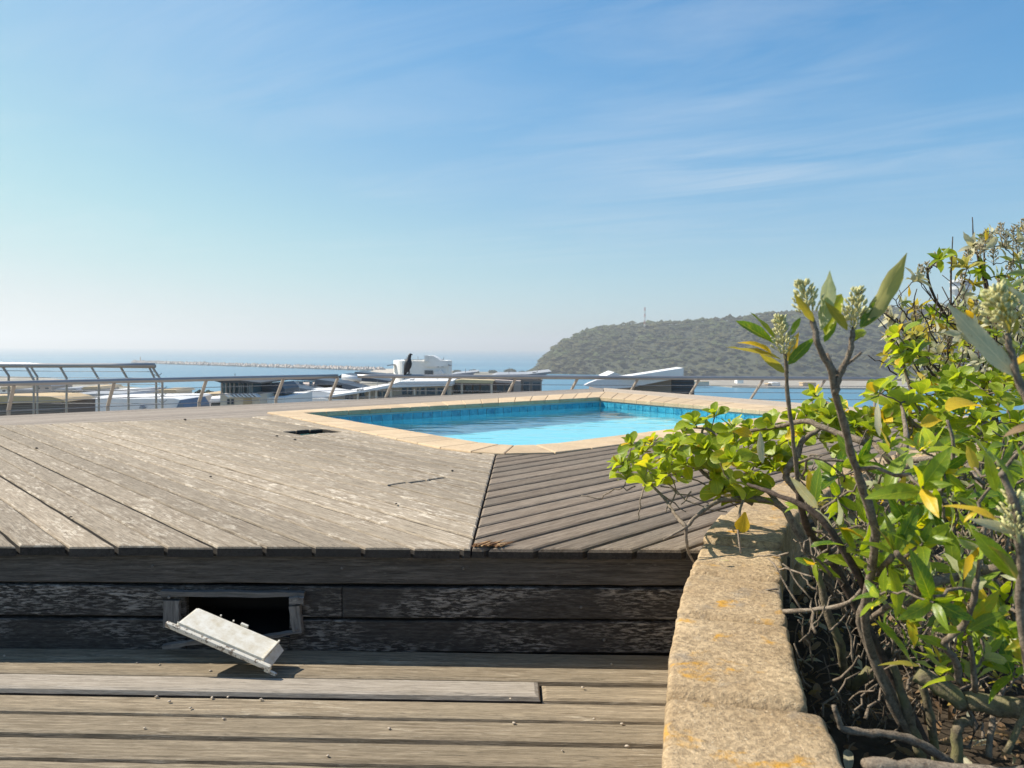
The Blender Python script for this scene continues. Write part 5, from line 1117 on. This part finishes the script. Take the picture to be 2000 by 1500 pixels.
    # shaded inner shoots and bare twigs
    for x, y, Y in scatter(rn, [(1560, 900), (1700, 880), (2040, 900), (2040, 1300), (1800, 1280), (1640, 1150), (1560, 1080)], 62, 34, 1.75, 2.5):
        p = at(x, y, Y); d = s.reach(p, .002, .004); s.rosette(p, d + Vector((rn.gauss(0, .4), rn.gauss(0, .4), .4)), rn.randint(3, 6), rn.uniform(.055, .085), 'lance', 'silver', (25, 90))
    for _ in range(420):
        x = rn.uniform(1560, 2030); y = rn.uniform(920, 1470); Y = rn.uniform(1.7, 2.6); l = rn.uniform(30, 120); an = rn.uniform(-2.4, -.5)
        s.twig(at(x, y, Y), at(x + l * math.cos(an), y + l * math.sin(an), Y + rn.uniform(-.15, .15)), rn.uniform(.002, .0045), .0016, .14)
    for _ in range(26):
        x = rn.uniform(1.0, 2.4); y = rn.uniform(1.3, 3.0); 
        if x < wpt(0)[0].x + .55 + (y - 1.2) * .45: continue
        p = Vector((x, y, .12)); q = p + Vector((rn.gauss(-.05, .18), rn.gauss(0, .15), rn.uniform(.35, .8))); s.twig(p, q, rn.uniform(.006, .013), .004, .12, 8)
    for x, y, Y in scatter(rn, [(1570, 900), (2060, 880), (2060, 1380), (1850, 1360), (1680, 1180), (1590, 1080)], 110, 18, 2.1, 2.9):
        p = at(x, y, Y); p.z = max(p.z, .2); d = s.reach(p, .0016, .003); s.rosette(p, d + Vector((rn.gauss(0, .5), rn.gauss(0, .5), .4)), rn.randint(4, 8), rn.uniform(.035, .06), 'lance', rn.choice(['silver', 'silver', 'silver', 'olive', 'dry']), (20, 95))
    s.done(290, 'bark')
shrub_near()

# 5. very near shoots at the right edge
def shrub_edge():
    s = Shrub('silver_leaf_shrub', 'closest silver-leaved shoots cut off by the right edge of the photo', (.95, 1.15, .13), 66); rn = s.rnd
    base = Vector((.98, 1.2, .12))
    s.branch([base, at(2010, 1300, 1.1), at(1995, 1120, 1.08), at(1985, 1000, 1.05), at(1965, 940, 1.05), at(1955, 925, 1.05)], .008, .004, 'bark')
    s.branch([at(2010, 1300, 1.1), at(2060, 1000, 1.05), at(2020, 820, 1.0), at(1990, 745, 1.0), at(1975, 690, 1.0), at(1968, 650, 1.0)], .007, .0035, 'bark')
    s.flower(at(1972, 652, 1.0), at(1942, 562, 1.0), .024, 170); s.flower(at(1990, 1060, 1.05), at(1975, 960, 1.06), .022, 80)
    for b, t, Y, dY, mk, nr in (((1988, 738), (1846, 592), 1.0, .02, 'pale', (.3, -.5, -.7)), ((1955, 620), (1918, 548), 1.0, .02, 'silver', (-.3, -.8, .3)), ((1962, 560), (2040, 600), 1.0, -.02, 'pale', (.1, -.8, .5)), ((2030, 690), (1958, 712), 1.0, 0, 'yellow', (0, -.6, .8)), ((1972, 650), (1958, 590), .99, -.01, 'olive', (.2, -1, .2)), ((1978, 655), (1990, 620), .99, -.01, 'olive', (.2, -1, .2)),
        ((1945, 960), (1924, 872), 1.08, .02, 'silver', (-.4, -.8, .3)), ((1975, 965), (1965, 880), 1.07, 0, 'silver', (.2, -.9, .3)), ((2010, 970), (1988, 862), 1.05, 0, 'silver', (.3, -.9, .2)), ((1950, 1018), (1852, 962), 1.08, .02, 'yellow', (.1, -.6, .8)), ((1905, 1000), (1880, 1018), 1.08, 0, 'yellow', (.1, -.6, .8)), ((1985, 1045), (1895, 1010), 1.06, 0, 'pale', (.1, -.8, .6)), ((1985, 1130), (1900, 1030), 1.07, .02, 'silver', (-.2, -.8, .5)), ((1985, 1132), (1955, 1060), 1.06, 0, 'olive', (.3, -.9, .2)), ((2010, 1250), (1960, 1262), 1.1, 0, 'silver', (0, -.5, .8)), ((2020, 1210), (1968, 1225), 1.1, 0, 'silver', (0, -.5, .8)), ((2020, 830), (1962, 842), 1.02, 0, 'dry', (0, -.7, .6))):
        s.px_leaf(b, t, Y, Y + dY, mk, 'lance', nr, .52 if mk == 'pale' else .85)
    s.done(290, 'bark')
shrub_edge()

# leaf litter on the soil and crumbs on the decks
def litter():
    rn = random.Random(9); vs = []; fs = []; mi = []; uv = []; A = None
    for _ in range(1500):
        sj = rn.uniform(0, cum[-1] * .62); p, d, nn = wpt(sj); u = WW + .04 + rn.random() ** 1.2 * 1.7; q = Vector((p.x + nn.x * u, p.y + nn.y * u * .8, .15 + rn.uniform(0, .03)))
        g = LG['lance'][rn.randrange(7)]; L_ = rn.uniform(.035, .08); mw = Matrix.Translation(q) @ Matrix.Rotation(rn.uniform(0, 6.28), 4, 'Z') @ Matrix.Rotation(rn.gauss(0, .5), 4, 'X') @ Matrix.Rotation(rn.gauss(0, .4), 4, 'Y') @ Matrix.Scale(L_, 4)
        o = len(vs); vs += [tuple(mw @ Vector(x)) for x in g[0]]; fs += [tuple(i + o for i in f) for f in g[1]]; mi += [0 if rn.random() < .8 else 1] * len(g[1]); uv += g[2]
    me = mesh('leaf_litter', vs, fs, True, [LM_dry, LM_pale], mi); ul = me.uv_layers.new(name='UVMap')
    idx = np.zeros(len(me.loops), np.int32); me.loops.foreach_get('vertex_index', idx); ul.data.foreach_set('uv', np.array(uv, np.float32)[idx].ravel())
    tag(link('leaf_litter', me), 'dry brown leaf litter on the dark planter soil', 'leaf litter', kind='stuff')
litter()
def crumbs():
    m = plain('dry_bud', (.44, .37, .29), .9, vary=.3, nsc=80); md = plain('dark_bud', (.05, .04, .03), .9)
    spots = [(268, 1296, 0), (312, 1300, 0), (412, 1312, 0), (210, 1330, 0), (258, 1333, 0), (306, 1363, 0), (330, 1372, 0), (372, 1385, 0), (414, 1365, 0), (446, 1363, 0), (438, 1406, 0), (597, 1352, 0), (628, 1340, 0), (510, 1368, 0), (896, 1340, 0), (1138, 1345, 0), (1194, 1299, 0), (1160, 1406, 0), (1216, 1416, 0), (1098, 1468, 0), (1225, 1460, 0), (997, 1367, 0), (640, 1478, 0), (283, 1424, 0), (8, 1283, 0), (760, 1425, 0), (1005, 1415, 0)]
    meshes = []
    for j in range(4):
        rn = random.Random(j); bm = bmesh.new(); bmesh.ops.create_icosphere(bm, subdivisions=1, radius=1)
        for v in bm.verts: v.co *= rn.uniform(.6, 1.3); v.co.x *= 1.5; v.co.z *= .6; v.co.z += .25 * v.co.x ** 2 * rn.uniform(-.2, .6)
        me = bpy.data.meshes.new('dry_bud'); bm.to_mesh(me); bm.free(); me.polygons.foreach_set('use_smooth', [True] * len(me.polygons)); me.materials.append(m); meshes.append(me)
    rn = random.Random(3)
    for i, (x, y, z) in enumerate(spots):
        p = onz(x, y, 0.0); s_ = rn.uniform(.0028, .0058)
        o = link('dry_bud', meshes[i % 4], None, None, Matrix.Translation((p.x, p.y, s_ * .45 + .002)) @ Matrix.Rotation(rn.uniform(0, 6), 4, 'Z') @ Matrix.Scale(s_, 4)); tag(o, 'tiny pale dried bud lying on the lower deck planks', 'dried bud', 'dried buds scattered on the lower deck')
    sp2 = [(541, 853, UP), (576, 860, UP), (883, 921, UP), (361, 821, UP), (411, 933, UP), (138, 1012, UP), (774, 986, UP), (71, 877, UP)]
    me2 = meshes[1].copy(); me2.materials.clear(); me2.materials.append(md)
    for x, y, z in sp2:
        p = onz(x, y, z); s_ = .012 * max(.5, p.y / 7); o = link('dark_seed', me2, None, None, Matrix.Translation((p.x, p.y, z + s_ * .4 + .003)) @ Matrix.Rotation(rn.uniform(0, 6), 4, 'Z') @ Matrix.Scale(s_, 4)); tag(o, 'small black dropping lying on the bleached upper deck', 'dropping', 'dark droppings on the upper deck')
    p = onz(1418, 1100, WTOP); lf = link('fallen_leaf', lm('lance', 2, 'pale'), None, None, Matrix.Translation((p.x - .02, p.y, WTOP + .008)) @ Matrix.Rotation(.3, 4, 'Z') @ Matrix.Scale(.035, 4)); tag(lf, 'single curled pale leaf lying on top of the planter wall', 'leaf')
crumbs()

# ------------------------------------------------------------------ haze
def haze():
    o = link('haze', box(-13500, 13500, -3000, 13500, SEA - 4, 130), None); m = bpy.data.materials.new('sea_haze'); m.use_nodes = True; N = m.node_tree.nodes; L = m.node_tree.links; N.clear()
    out = N.new('ShaderNodeOutputMaterial'); v = N.new('ShaderNodeVolumePrincipled'); v.inputs['Color'].default_value = (.93, .96, 1, 1); v.inputs['Density'].default_value = .00027; v.inputs['Anisotropy'].default_value = .3
    L.new(v.outputs[0], out.inputs['Volume']); o.data.materials.append(m); tag(o, kind='stuff', label='pale sea haze in the air', cat='haze')
haze()
